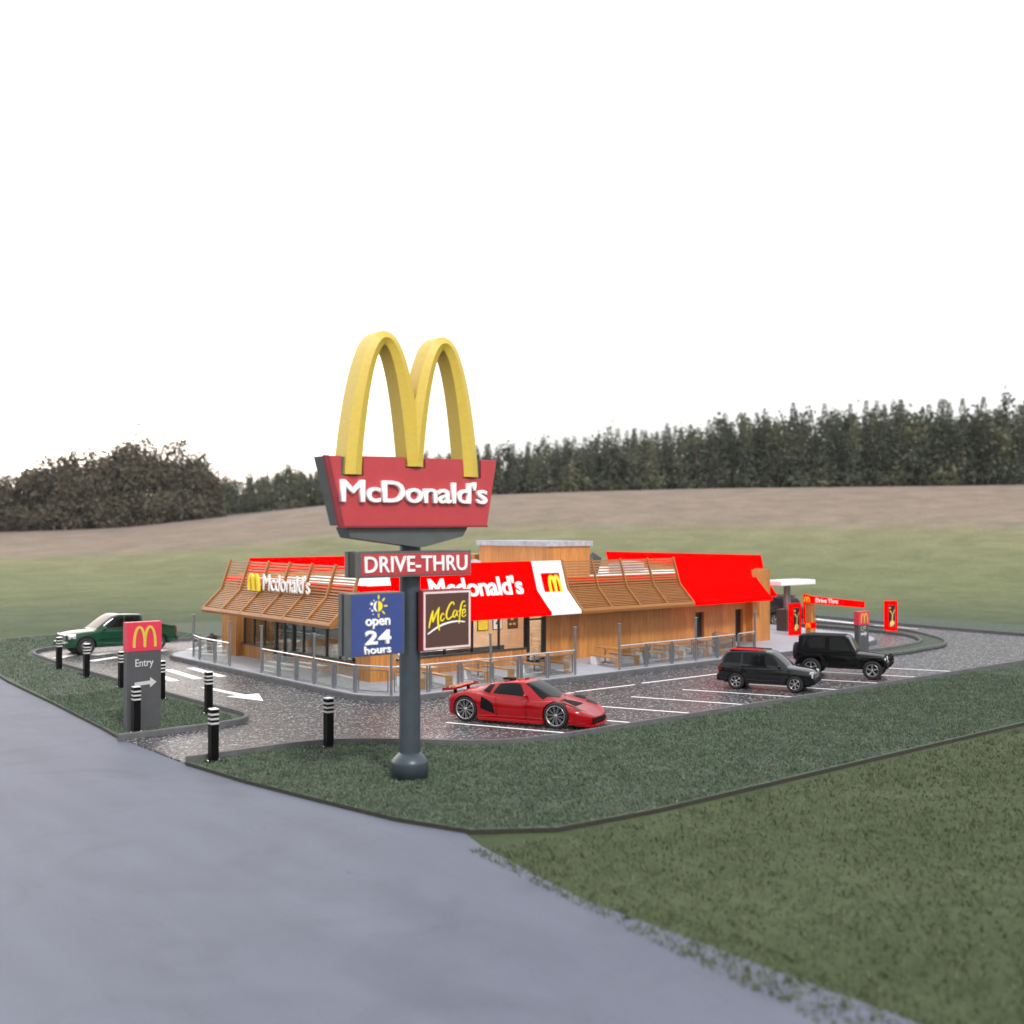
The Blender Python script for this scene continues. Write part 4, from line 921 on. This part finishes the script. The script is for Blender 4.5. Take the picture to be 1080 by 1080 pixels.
# ---- red sports car
def sports_car(label, loc, rz):
    t = thing('sports_car', label, 'car', loc, rz)
    r = .435; fa, ra = 1.68, -1.74
    B = Loft(body_st([(-2.52,.90,.34,.62,.86,.84,.18),(-2.40,1.04,.24,.62,.90,.90,.22),(-2.05,1.13,.19,.60,1.00,.96,.26),(ra,1.17,.17,.58,1.05,.98,.30),(-1.2,1.15,.15,.55,.98,1.0,.30),(-.6,1.06,.14,.52,.90,.98,.22),(.2,1.04,.14,.50,.86,.94,.22),(.9,1.08,.14,.50,.88,.90,.26),(1.3,1.13,.15,.52,.90,.84,.34),(fa,1.15,.16,.52,.88,.78,.38),(2.1,1.12,.16,.48,.78,.68,.38),(2.45,1.02,.15,.40,.64,.58,.34),(2.72,.80,.16,.34,.50,.47,.25),(2.84,.52,.20,.32,.42,.41,.15)]))
    b = B.mesh(72).build('body', M['pred'], t); cut(b, cyls=[(fa,r,.485,.72,1.5),(fa,r,.485,-1.5,-.72),(ra,r,.49,.72,1.5),(ra,r,.49,-1.5,-.72)])
    m = MB()
    for x_ in (fa, ra):
        for sg in (1,-1): m.cyl((x_,sg*.66,r),(x_,sg*.735,r),.455 if x_ < 0 else .36,n=24,cap=False)
    m.build('wheel_well', M['carblack'], t)
    C = Loft(cabin_st([(-2.15,.42,.98,.20,1.00),(-1.7,.62,.98,.34,1.10),(-1.1,.84,.96,.50,1.27),(-.5,.93,.92,.60,1.38),(.0,.95,.90,.63,1.425),(.35,.95,.88,.62,1.41),(.75,.93,.86,.60,1.25),(1.15,.86,.85,.56,1.03),(1.5,.70,.80,.40,.82)]))
    c = C.mesh(48).build('cabin', M['pred'], t); smooth(c)
    C.patch([(.36,4.4),(1.10,2.5),(1.40,7),(.46,7)],.012,side=0).build('windscreen', M['carglass'], t)
    m = C.patch([(-.78,2.4),(.46,2.4),(.14,4.2),(-.62,4.15)],.012,side=0); m.each('side_window', M['carglass'], t)
    C.patch([(-1.22,2.6),(-.92,2.3),(-.84,4.0),(-1.02,4.3)],.014,side=0,nx=6).each('roof_intake', M['carblack'], t)
    m = MB(); m.box(-.75,-.35,-.16,.16,1.40,1.47); m.build('roof_scoop', M['carblack'], t, .03)
    B.patch([(-1.13,2.9),(-.62,2.5),(-.72,3.6),(-1.12,4.5)],.014,side=0,nx=8).each('side_intake', M['carblack'], t)
    m = MB()
    for sg in (1,-1): m.prism([(1.16,sg*1.0),(1.20,sg*1.14),(-1.2,sg*1.17),(-1.24,sg*1.0)],'z',.11,.21)
    m.each('side_skirt', M['pred'], t, .015)
    m = MB(); B.patch([(.56,2.2),(.58,2.2),(.58,5),(.56,5)],.006,side=0,mbx=m,nx=1); B.patch([(-.56,2.2),(-.54,2.2),(-.60,5),(-.62,5)],.006,side=0,mbx=m,nx=1); m.build('door_seam', M['carblack'], t)
    B.patch([(2.02,5.6),(2.42,5.0),(2.50,5.8),(2.12,6.4)],.012,side=0).each('headlight', M['carglass'], t)
    for sg in (1,-1): m = MB(); m.ico((2.26,sg*.80,.655),.07,2,(1.2,.8,.5)); m.each('headlight', M['lamp'], t)
    B.patch([(1.42,7.85),(2.10,7.35),(2.10,8),(1.42,8)],.012,side=0).build('bonnet_vent', M['carblack'], t)
    m = MB(); m.prism([(2.62,.17),(2.88,.19),(2.86,.33),(2.62,.36)],'y',-.58,.58); m.build('grille', M['carblack'], t, .02)
    m = MB(); m.prism([(2.3,.90),(2.72,.84),(2.92,.55),(2.98,0),(2.92,-.55),(2.72,-.84),(2.3,-.90)],'z',.09,.165); m.prism([(2.55,.80),(2.76,.78),(2.90,.50),(2.94,0),(2.90,-.50),(2.76,-.78),(2.55,-.80),(2.6,0)],'z',.36,.41); m.build('front_splitter', M['pred'], t, .012)
    m = MB(); m.prism([(-2.76,.99),(-2.28,1.05),(-2.26,1.13),(-2.72,1.10)],'y',-.98,.98); m.build('rear_wing', M['pred'], t, .012)
    m = MB(); [m.box(-2.52,-2.40,sg*.5-.015,sg*.5+.015,.86,1.05) for sg in (1,-1)]; m.each('wing_strut', M['carblack'], t)
    m = MB(); [m.ico((-2.46,sg*.86,.78),.08,2,(.6,1,.8)) for sg in (1,-1)]; m.each('tail_light', M['orange'], t)
    m = MB(); m.box(-2.54,-2.30,-.75,.75,.25,.45); m.build('rear_diffuser', M['carblack'], t, .02)
    mirror(t, M['pred'], .52, .90, 1.03, .9)
    for x_ in (fa, ra):
        for sg in (1,-1): wheel(t, x_, sg*(.985 if x_ > 0 else 1.005), r, .30, sg, 'multi', .80)
    return t
# ---- estate-bodied off-roader
def suv(label, loc, rz, k=1.0):
    t = thing('sport_utility_vehicle', label, 'car', loc, rz)
    r = .335; fa, ra = 1.22, -1.22
    B = Loft(body_st([(-1.98,.72,.42,.66,.92,.94,.06),(-1.93,.80,.34,.64,.98,.98,.06),(-1.5,.83,.30,.62,1.0,1.0,.06),(ra,.84,.29,.62,1.0,1.0,.06),(-.4,.83,.28,.60,.98,.98,.06),(.5,.83,.28,.60,.97,.99,.08),(.85,.83,.28,.60,.96,1.02,.12),(fa,.84,.30,.60,.93,.99,.16),(1.65,.81,.32,.60,.88,.94,.18),(1.88,.74,.34,.58,.82,.87,.16),(1.97,.64,.38,.56,.76,.80,.12)]))
    b = B.mesh(60).build('body', M['pcharcoal'], t); cut(b, cyls=[(fa,r,.385,.56,1.2),(fa,r,.385,-1.2,-.56),(ra,r,.385,.56,1.2),(ra,r,.385,-1.2,-.56)])
    m = MB(); [m.cyl((x_,-.55,r),(x_,.55,r),.37,n=20) for x_ in (fa,ra)]; m.box(-1.8,1.8,-.55,.55,.24,.34); m.build('underbody', M['carblack'], t)
    C = Loft(cabin_st([(-1.93,.76,1.00,.62,1.06),(-1.78,.78,.99,.64,1.38),(-1.6,.79,.99,.655,1.54),(-1.2,.79,.98,.665,1.585),(-.3,.79,.97,.67,1.60),(.15,.79,.97,.665,1.57),(.5,.78,.97,.65,1.36),(.9,.76,.97,.62,1.02),(1.0,.72,.95,.6,.97)]))
    c = C.mesh(44).build('cabin', M['pcharcoal'], t); smooth(c)
    C.patch([(.22,5.0),(.86,4.6),(.86,7),(.22,7)],.010,side=0).build('windscreen', M['carglass'], t)
    for q in ([(-1.76,2.5),(-1.02,2.35),(-1.02,4.2),(-1.60,4.2)],[(-.94,2.35),(-.30,2.35),(-.30,4.2),(-.94,4.2)],[(-.22,2.35),(.62,2.35),(.30,4.1),(-.22,4.2)]): C.patch(q,.010,side=0).each('side_window', M['carglass'], t)
    C.patch([(-1.90,4.6),(-1.68,4.6),(-1.68,7),(-1.90,7)],.010,side=0).build('rear_window', M['carglass'], t)
    m = MB(); [m.box(-1.55,.0,sg*.60-.02,sg*.60+.02,1.60,1.635) for sg in (1,-1)]; m.each('roof_rail', M['carblack'], t)
    m = MB(); m.box(-1.58,-.35,-.52,.52,1.592,1.612); m.build('roof_reflection', M['tail'], t, .006)  # dark red sheet standing in for a reflection on the roof
    m = MB(); [m.box(1.82,1.95,sg*.60-.13,sg*.60+.13,.60,.86) for sg in (1,-1)]; m.each('headlight', M['lamp'], t, .03)
    m = MB(); m.box(1.9,1.99,-.44,.44,.56,.80); m.build('grille', M['rim'], t, .02)
    m = MB(); m.prism([(-2.06,.36),(-1.88,.30),(-1.88,.60),(-2.04,.60)],'y',-.76,.76); m.prism([(1.84,.30),(2.03,.36),(2.03,.54),(1.84,.54)],'y',-.74,.74); m.each('bumper', M['carblack'], t, .03)
    m = MB(); [m.box(-1.99,-1.84,sg*.74-.085,sg*.74+.072,.76,.96) for sg in (1,-1)]; m.each('tail_light', M['tail'], t, .02)
    m = MB()
    for x_ in (-.98,-.26,.62): B.patch([(x_,2.2),(x_+.012,2.2),(x_+.012,5),(x_,5)],.005,side=0,mbx=m,nx=1)
    m.build('door_seam', M['carblack'], t)
    m = MB(); [m.box(x_,x_+.14,sg*.835-.012,sg*.835+.012,.86,.885) for x_ in (-.45,.28) for sg in (1,-1)]; m.each('door_handle', M['carblack'], t)
    mirror(t, M['pcharcoal'], .58, .80, 1.04, .8)
    for x_ in (fa, ra):
        for sg in (1,-1): wheel(t, x_, sg*.73, r, .22, sg, 'six', .64)
    return t
# ---- boxy short off-road car
def offroader(label, loc, rz):
    t = thing('off_road_car', label, 'car', loc, rz)
    r = .425; fa, ra = 1.36, -1.32
    B = Loft(body_st([(-1.92,.74,.50,.75,1.10,1.10,.03),(-1.88,.77,.48,.75,1.12,1.12,.03),(-.6,.78,.46,.72,1.12,1.12,.03),(.55,.78,.46,.72,1.12,1.14,.05),(.62,.76,.46,.72,1.10,1.16,.08),(1.2,.70,.50,.74,1.04,1.12,.10),(1.72,.62,.54,.74,1.00,1.07,.08),(1.80,.58,.58,.76,.96,1.02,.06)]), smooth_x=False)
    b = B.mesh(44).build('body', M['pblack'], t); cut(b, cyls=[(fa,r,.49,.50,1.2),(fa,r,.49,-1.2,-.50),(ra,r,.49,.50,1.2),(ra,r,.49,-1.2,-.50)])
    m = MB(); m.box(-1.85,1.75,-.48,.48,.40,.62); [m.cyl((x_,-.7,r),(x_,.7,r),.07,n=8) for x_ in (fa,ra)]; m.build('underbody', M['carblack'], t)
    C = Loft(cabin_st([(-1.90,.74,1.12,.66,1.83),(-1.5,.745,1.12,.67,1.90),(.1,.745,1.12,.67,1.90),(.30,.745,1.13,.665,1.80),(.62,.74,1.14,.65,1.20),(.66,.74,1.14,.64,1.16)]), smooth_x=False)
    c = C.mesh(36).build('hard_top', M['carblack'], t); smooth(c)
    C.patch([(.16,5.0),(.60,4.7),(.60,7),(.16,7)],.01,side=0).build('windscreen', M['carglass'], t)
    for q in ([(-1.72,2.5),(-.72,2.5),(-.72,4.0),(-1.72,4.0)],[(-.52,2.3),(.46,2.3),(.12,4.0),(-.52,4.05)]): C.patch(q,.010,side=0).each('side_window', M['carglass'], t)
    m = MB()
    for fx in (fa, ra):
        for sg in (1,-1):
            pr = [(fx+.66,.62),(fx+.60,.80),(fx+.40,1.00),(fx-.40,1.00),(fx-.62,.80),(fx-.74,.50),(fx-.64,.50),(fx-.54,.76),(fx-.36,.92),(fx+.36,.92),(fx+.53,.76),(fx+.58,.60)]
            m.prism(pr,'y',*(sorted((sg*.60,sg*.93))))
    m.each('wheel_arch_flare', M['carblack'], t, .015)
    m = MB(); [m.box(-.58,.66,*sorted((sg*.72,sg*.86)),.44,.52) for sg in (1,-1)]; m.each('side_step', M['carblack'], t, .015)
    m = MB()
    for x_ in (-.62,.60): B.patch([(x_,2.2),(x_+.014,2.2),(x_+.014,5),(x_,5)],.006,side=0,mbx=m,nx=1,nu=8)
    m.build('door_seam', M['carblack'], t)
    m = MB(); [m.box(-.5,-.34,*sorted((sg*.775,sg*.80)),.98,1.01) for sg in (1,-1)]; m.each('door_handle', M['carblack'], t)
    m = MB(); m.box(1.79,1.84,-.5,.5,.62,1.0); g = m.build('grille', M['carblack'], t, .01)
    m = MB(); [m.box(1.842,1.85,y_-.02,y_+.02,.68,.95) for y_ in (-.18,-.12,-.06,0,.06,.12,.18)]; m.build('grille_slots', M['rimdark'], g)
    for sg in (1,-1): m = MB(); m.lathe([(0,.04),(.10,.02),(.11,-.03)],(1.85,sg*.37,.85),axis='x',n=18); m.each('headlight', M['lamp'], t)
    m = MB(); m.box(1.86,2.02,-.78,.78,.50,.66); m.box(-2.02,-1.9,-.74,.74,.50,.66); m.each('bumper', M['carblack'], t, .03)
    m = MB(); [m.tube([(2.0,y_,.55),(2.12,y_,.70),(2.10,y_,1.0),(1.98,y_,1.08)],.035,8) for y_ in (-.30,.30)]; m.tube([(2.10,-.62,.80),(2.13,-.3,.80),(2.13,.3,.80),(2.10,.62,.80)],.03,8); m.tube([(2.08,-.30,1.0),(2.08,.30,1.0)],.03,8); m.build('bull_bar', M['carblack'], t)
    m = MB(); m.lathe([(.20,-.12),(.36,-.13),(.415,-.07),(.415,.07),(.36,.13),(.20,.12)],(-2.10,0,1.05),axis='x',n=30); m.lathe([(0,-.09),(.20,-.1)],(-2.10,0,1.05),axis='x',n=20); m.build('spare_wheel', M['tyre'], t)
    mirror(t, M['carblack'], .48, .76, 1.24, .85)
    for x_ in (fa, ra):
        for sg in (1,-1): wheel(t, x_, sg*.76, r, .26, sg, 'five', .62)
    return t
# ---- crew-cab pickup
def pickup(label, loc, rz):
    t = thing('pickup_truck', label, 'pickup truck', loc, rz)
    r = .46; fa, ra = 1.95, -1.95
    B = Loft(body_st([(-3.02,.95,.50,.80,1.24,1.24,.04),(-2.96,1.02,.46,.80,1.28,1.28,.04),(ra,1.05,.42,.78,1.28,1.28,.05),(-1.1,1.03,.40,.76,1.27,1.27,.05),(.2,1.02,.40,.76,1.25,1.26,.06),(1.1,1.03,.40,.76,1.24,1.30,.12),(1.6,1.05,.42,.78,1.22,1.30,.20),(2.2,1.04,.42,.78,1.18,1.26,.24),(2.7,.98,.44,.74,1.10,1.18,.22),(2.88,.90,.46,.72,1.02,1.10,.16)]))
    b = B.mesh(70).build('body', M['pgreen'], t); cut(b, boxes=[(-2.9,-1.12,-.88,.88,.80,1.6)], cyls=[(fa,r,.54,.70,1.4),(fa,r,.54,-1.4,-.70),(ra,r,.54,.70,1.4),(ra,r,.54,-1.4,-.70)])
    m = MB(); [m.cyl((x_,-.68,r),(x_,.68,r),.50,n=20) for x_ in (fa,ra)]; m.box(-2.8,2.7,-.68,.68,.34,.50); m.build('underbody', M['carblack'], t)
    C = Loft(cabin_st([(-1.10,.98,1.27,.82,1.98),(-1.02,.98,1.27,.84,2.02),(-.2,.98,1.26,.86,2.06),(.3,.98,1.26,.85,2.04),(.75,.97,1.26,.82,1.80),(1.35,.95,1.27,.78,1.36),(1.46,.92,1.26,.76,1.29)]))
    c = C.mesh(44).build('cab', M['pgreen'], t); smooth(c)
    C.patch([(.44,5.0),(1.34,4.6),(1.34,7),(.44,7)],.010,side=0).build('windscreen', M['carglass'], t)
    for q in ([(-.96,2.4),(-.14,2.4),(-.14,4.2),(-.96,4.2)],[(-.06,2.4),(1.02,2.4),(.46,4.1),(-.06,4.2)]): C.patch(q,.010,side=0).each('side_window', M['carglass'], t)
    m = MB(); m.box(-2.95,-1.12,.90,1.0,1.28,1.31); m.box(-2.95,-1.12,-1.0,-.90,1.28,1.31); m.each('bed_rail', M['carblack'], t)
    m = MB(); [m.prism([(2.55,sg*.70),(2.88,sg*.66),(2.86,sg*.92),(2.50,sg*1.035)],'z',.88,1.12) for sg in (1,-1)]; m.each('headlight', M['lamp'], t, .03)
    m = MB(); m.box(2.84,2.95,-.60,.60,.78,1.10); m.build('grille', M['rim'], t, .03)
    m = MB(); m.prism([(2.6,.42),(3.02,.46),(3.04,.70),(2.6,.74)],'y',-.98,.98); m.prism([(-3.16,.50),(-2.95,.46),(-2.95,.72),(-3.16,.72)],'y',-.94,.94); m.each('bumper', M['pgreen'], t, .04)
    m = MB(); [m.box(-3.04,-2.90,sg*.93-.09,sg*.93+.09,.92,1.24) for sg in (1,-1)]; m.each('tail_light', M['tail'], t, .02)
    m = MB()
    for x_ in (-.98,-.10,1.12): B.patch([(x_,2.2),(x_+.016,2.2),(x_+.016,5),(x_,5)],.006,side=0,mbx=m,nx=1)
    B.patch([(-1.3,3.0),(1.3,3.0),(1.3,3.12),(-1.3,3.12)],.007,side=0,mbx=m); m.build('door_seam', M['carblack'], t)
    mirror(t, M['pgreen'], .98, .99, 1.36, 1.)
    for x_ in (fa, ra):
        for sg in (1,-1): wheel(t, x_, sg*.90, r, .27, sg, 'six', .62)
    return t
def put(fn, label, near_front, hd, fa, hw, **k):
    """near_front: ground contact of the near front wheel, hd: heading; near side is the car's right (-y) when seen from the road"""
    fx, fy = near_front; c, s = math.cos(hd), math.sin(hd)
    o = fn(label, (0,0,0), 0, **k); lx, ly = fa, hw
    o.location = (fx-(c*lx-s*ly), fy-(s*lx+c*ly), .004); o.rotation_euler = (0,0,hd); return o
HB = math.atan2(-.907,.42)
put(sports_car, 'low glossy red sports car with rear wing parked nose to the lawn', (25.40,28.05), HB, 1.68, -1.13)
put(suv, 'small dark charcoal estate off-roader with a red roof reflection, parked nose to the lawn', (38.45,27.85), HB, 1.22, -.84)
off = put(offroader, 'boxy black off-road car with spare wheel and bull bar, rightmost in the parking row', (44.3,27.95), HB, 1.36, -.89)
put(pickup, 'dark green crew-cab pickup truck behind the bollards at the far left', (20.95,60.15), R(180), 1.95, 1.03)
q = put(suv, 'dark car waiting in the drive-through lane behind the white order canopy', (63.5,50.65), R(90), 1.22*1.25, .84*1.25); q.scale = (1.25,1.25,1.25)
# ------------------------------------------------------------------ trees
M['leafA'] = leaf_mat('leaves_dull', (.062,.060,.044), (.098,.090,.064), (.15,.13,.088), .35)
M['leafB'] = leaf_mat('leaves_wood', (.042,.054,.040), (.076,.090,.060), (.15,.155,.085), .12)
def leaf_cloud(rng, centre, rad, n, size):
    """n leaf quads scattered in clumps over an ellipsoid's volume"""
    nc = max(6, n//40); cl = rng.normal(size=(nc,3)); cl /= np.linalg.norm(cl, axis=1)[:,None]; cl *= rng.uniform(.45,1.0,(nc,1)); k = rng.integers(0,nc,n)
    p = cl[k]+rng.normal(size=(n,3))*.20; return p*np.array(rad)+np.array(centre), size*rng.uniform(.6,1.4,n)
def quads(mb, P, S, rng, flat=.5):
    for p, s in zip(P, S):
        a = rng.normal(size=3); a /= np.linalg.norm(a); b = np.cross(a, rng.normal(size=3)); b /= np.linalg.norm(b); c = p-a*s-b*s*.1
        mb.add([c, p-b*s*.7, p+a*s, p+b*s*.7], [(0,1,2,3)])
def broad_tree(label, x, y, h, w, seed, group='broad trees beyond the field on the left'):
    rng = np.random.default_rng(seed); z = terrain(x, y)-.3; t = thing('broadleaf_tree', label, 'tree', (x,y,z), 0, group)
    m = MB(); m.cyl((0,0,0),(0,0,h*.35),h*.028,h*.02,n=8)
    for i in range(6):
        a = rng.uniform(0,6.28); m.cyl((0,0,h*rng.uniform(.2,.38)),(math.cos(a)*w*.3,math.sin(a)*w*.3,h*rng.uniform(.5,.75)),h*.013,h*.004,n=6)
    m.build('trunk', M['bark'], t)
    m = MB()
    blobs = [((0,0,h*.62),(w*.36,w*.36,h*.34),1000)]+[((math.cos(a)*w*.27,math.sin(a)*w*.27,h*rng.uniform(.36,.66)),(w*.26,w*.26,h*.24),380) for a in rng.uniform(0,6.28,6)]+[((math.cos(a)*w*.3,math.sin(a)*w*.3,h*.18),(w*.3,w*.3,h*.19),520) for a in rng.uniform(0,6.28,7)]
    for c, r_, n in blobs: quads(m, *leaf_cloud(rng, c, r_, n*2, h*.020), rng)
    m.build('crown', M['leafA'], t, fix=False); return t
def at(px, r):
    a = R(50.04)-math.atan((px-540)/1181.5); return r*math.cos(a), r*math.sin(a)
bt = [(-45,238,15.5,13,'broad tree at the left edge of the picture, tall and dark'),(10,245,13.0,13,'broad tree second from the left, lower crown'),(52,240,15.5,13,'broad tree left of the tall middle pair'),(92,236,17.0,13,'broad tree, tall left one of the highest pair'),(140,240,19.0,15,'broad tree, the highest of the left group'),(185,246,18.0,14,'broad tree at the right shoulder of the left group'),(212,252,14.5,9,'narrow broad tree ending the left group on its right')]
for i, (px, r, h, w, lb) in enumerate(bt): x_, y_ = at(px, r); broad_tree(lb, x_, y_, h, w, 20+i)
# thin ground haze over the fields
hz = NT('haze_air'); hz.n.remove(hz.b); pv = hz.new('ShaderNodeVolumePrincipled'); pv.inputs['Color'].default_value = (.90,.92,.95,1); pv.inputs['Density'].default_value = .00012; pv.inputs['Anisotropy'].default_value = .3; hz.l.new(pv.outputs[0], hz.out.inputs['Volume'])
m = MB(); m.box(-405,405,-405,405,-5,48); hb = m.build('haze', hz.m); hb['kind'] = 'stuff'; hb['label'] = 'thin pale haze over the fields'; hb['category'] = 'haze'
# distant mixed wood: one continuous mass of crowns and stems
def wood(name, label, px0, px1, step, rfun, hfun, seed, conif):
    rng = np.random.default_rng(seed); m = MB(); tr = MB(); px = px0
    while px < px1:
        for row in range(3):
            r = rfun(px)+row*9+rng.uniform(-3,3); x_, y_ = at(px+rng.uniform(-step,step)*.5, r); z = terrain(x_, y_)-.5; h = hfun(px)*rng.uniform(.86,1.06)*(1+.02*row)
            tr.cyl((x_,y_,z),(x_,y_,z+h*.8),.22,.08,n=5)
            if rng.random() < conif:
                n = 620; q = rng.random(n)**.75; rad = (.35+(1-q)*h*.16)*rng.uniform(.4,1.05,n); a = rng.uniform(0,6.283,n)
                P = np.stack([x_+np.cos(a)*rad, y_+np.sin(a)*rad, z+h*(.06+.94*q)], 1); quads(m, P, h*.026*(1.25-q*.9), rng)
            else:
                for c, r_, n in (((x_,y_,z+h*.58),(h*.19,h*.19,h*.36),440),((x_,y_,z+h*.25),(h*.2,h*.2,h*.22),220)): quads(m, *leaf_cloud(rng, c, r_, n, h*.025), rng)
            for k_ in range(2): quads(m, *leaf_cloud(rng, (x_+rng.uniform(-3,3),y_+rng.uniform(-3,3),z+1.6), (2.4,2.4,1.9), 90, .38), rng)
        px += step
    o = m.build(name, M['leafB'], None, fix=False); o['kind'] = 'stuff'; tag(o, label, 'woodland')
    o2 = tr.build(name+'_stems', M['bark'], None, fix=False); o2['kind'] = 'stuff'; tag(o2, 'thin trunks standing inside '+label, 'woodland')
pw = lambda T: (lambda px: float(np.interp(px, [a for a, _ in T], [b for _, b in T])))
wood('woodland', 'dense dark mixed wood along the far field edge on the right', 432, 1130, 9.5, pw([(430,262),(600,250),(1100,238)]), pw([(430,12.),(520,12.2),(600,13),(700,14.5),(800,17),(900,18),(1000,17),(1130,18)]), 5, .55)
wood('distant_woodland', 'low hazy wood on the horizon between the left trees and the pole sign', 222, 436, 8, pw([(220,300),(330,292),(430,285)]), pw([(220,12.),(270,10.5),(300,12),(345,10),(430,10)]), 6, .3)

# ------------------------------------------------------------------ camera, light, sky
cam = bpy.data.cameras.new('camera'); co_ = bpy.data.objects.new('camera', cam); COL.objects.link(co_); scene.camera = co_
cam.sensor_width = 36; cam.lens = 36*1181.5/1080; cam.clip_end = 5000; cam.clip_start = .1
yaw = R(50.04); pit = math.atan(16/1181.5)
co_.location = (0,0,6.8); co_.rotation_euler = (R(90)+pit, 0, yaw-R(90))
cam.dof.use_dof = True; cam.dof.focus_distance = 41; cam.dof.aperture_fstop = (cam.lens/1000)/.13
SUN_AZ, SUN_EL = R(256), R(42)       # where the sun stands (azimuth from +X, counter-clockwise)
sun = bpy.data.lights.new('sun', 'SUN'); sun.energy = 2.3; sun.angle = R(9); sun.color = (1,.96,.90); so = bpy.data.objects.new('sun', sun); COL.objects.link(so)
d = Vector((math.cos(SUN_AZ)*math.cos(SUN_EL), math.sin(SUN_AZ)*math.cos(SUN_EL), math.sin(SUN_EL))); so.rotation_euler = d.to_track_quat('Z','Y').to_euler(); so.location = (0,0,60)
w = bpy.data.worlds.new('World'); scene.world = w; w.use_nodes = True; nt = w.node_tree; n = nt.nodes; l = nt.links
bg = n['Background']; sky = n.new('ShaderNodeTexSky'); sky.sky_type = 'NISHITA'; sky.sun_disc = False; sky.sun_elevation = SUN_EL; sky.sun_rotation = R(90)-SUN_AZ
sky.dust_density = 6; sky.air_density = 1.; sky.ozone_density = .6
mx = n.new('ShaderNodeMix'); mx.data_type = 'RGBA'; mx.inputs[0].default_value = .82        # thick bright cloud over the clear sky
tc = n.new('ShaderNodeTexCoord'); sp = n.new('ShaderNodeSeparateXYZ'); l.new(tc.outputs['Generated'], sp.inputs[0])
rp = n.new('ShaderNodeValToRGB'); l.new(sp.outputs[2], rp.inputs[0]); e = rp.color_ramp.elements
K = 12.6
e[0].position = 0; e[0].color = (.90,.855,.79,1); e[1].position = 1; e[1].color = (1.,1.02,1.08,1); 
x2 = e.new(.12); x2.color = (1.05,1.05,1.06,1)
ml = n.new('ShaderNodeMix'); ml.data_type = 'RGBA'; ml.blend_type = 'MULTIPLY'; ml.inputs[0].default_value = 1; ml.inputs[7].default_value = (K,K,K,1); l.new(rp.outputs[0], ml.inputs[6])
dot = n.new('ShaderNodeVectorMath'); dot.operation = 'DOT_PRODUCT'; l.new(tc.outputs['Generated'], dot.inputs[0]); GA, GE = R(92), R(9)      # brighter, warmer patch of low cloud
dot.inputs[1].default_value = (math.cos(GA)*math.cos(GE), math.sin(GA)*math.cos(GE), math.sin(GE))
gr = n.new('ShaderNodeValToRGB'); l.new(dot.outputs['Value'], gr.inputs[0]); gr.color_ramp.interpolation = 'EASE'
gr.color_ramp.elements[0].position = .72; gr.color_ramp.elements[0].color = (0,0,0,1); gr.color_ramp.elements[1].position = 1; gr.color_ramp.elements[1].color = (28.,24.,20.,1)
ad = n.new('ShaderNodeMix'); ad.data_type = 'RGBA'; ad.blend_type = 'ADD'; ad.inputs[0].default_value = 1; l.new(mx.outputs[2], ad.inputs[6]); l.new(gr.outputs[0], ad.inputs[7])
l.new(sky.outputs[0], mx.inputs[6]); l.new(ml.outputs[2], mx.inputs[7]); l.new(ad.outputs[2], bg.inputs[0]); bg.inputs[1].default_value = .1
scene.view_settings.view_transform = 'Standard'; scene.view_settings.look = 'None'; scene.view_settings.exposure = 0; scene.view_settings.gamma = 1
scene.render.engine = 'CYCLES'
scene.cycles.max_bounces = 8; scene.cycles.transparent_max_bounces = 16
scene.render.resolution_x = 1024; scene.render.resolution_y = 1024
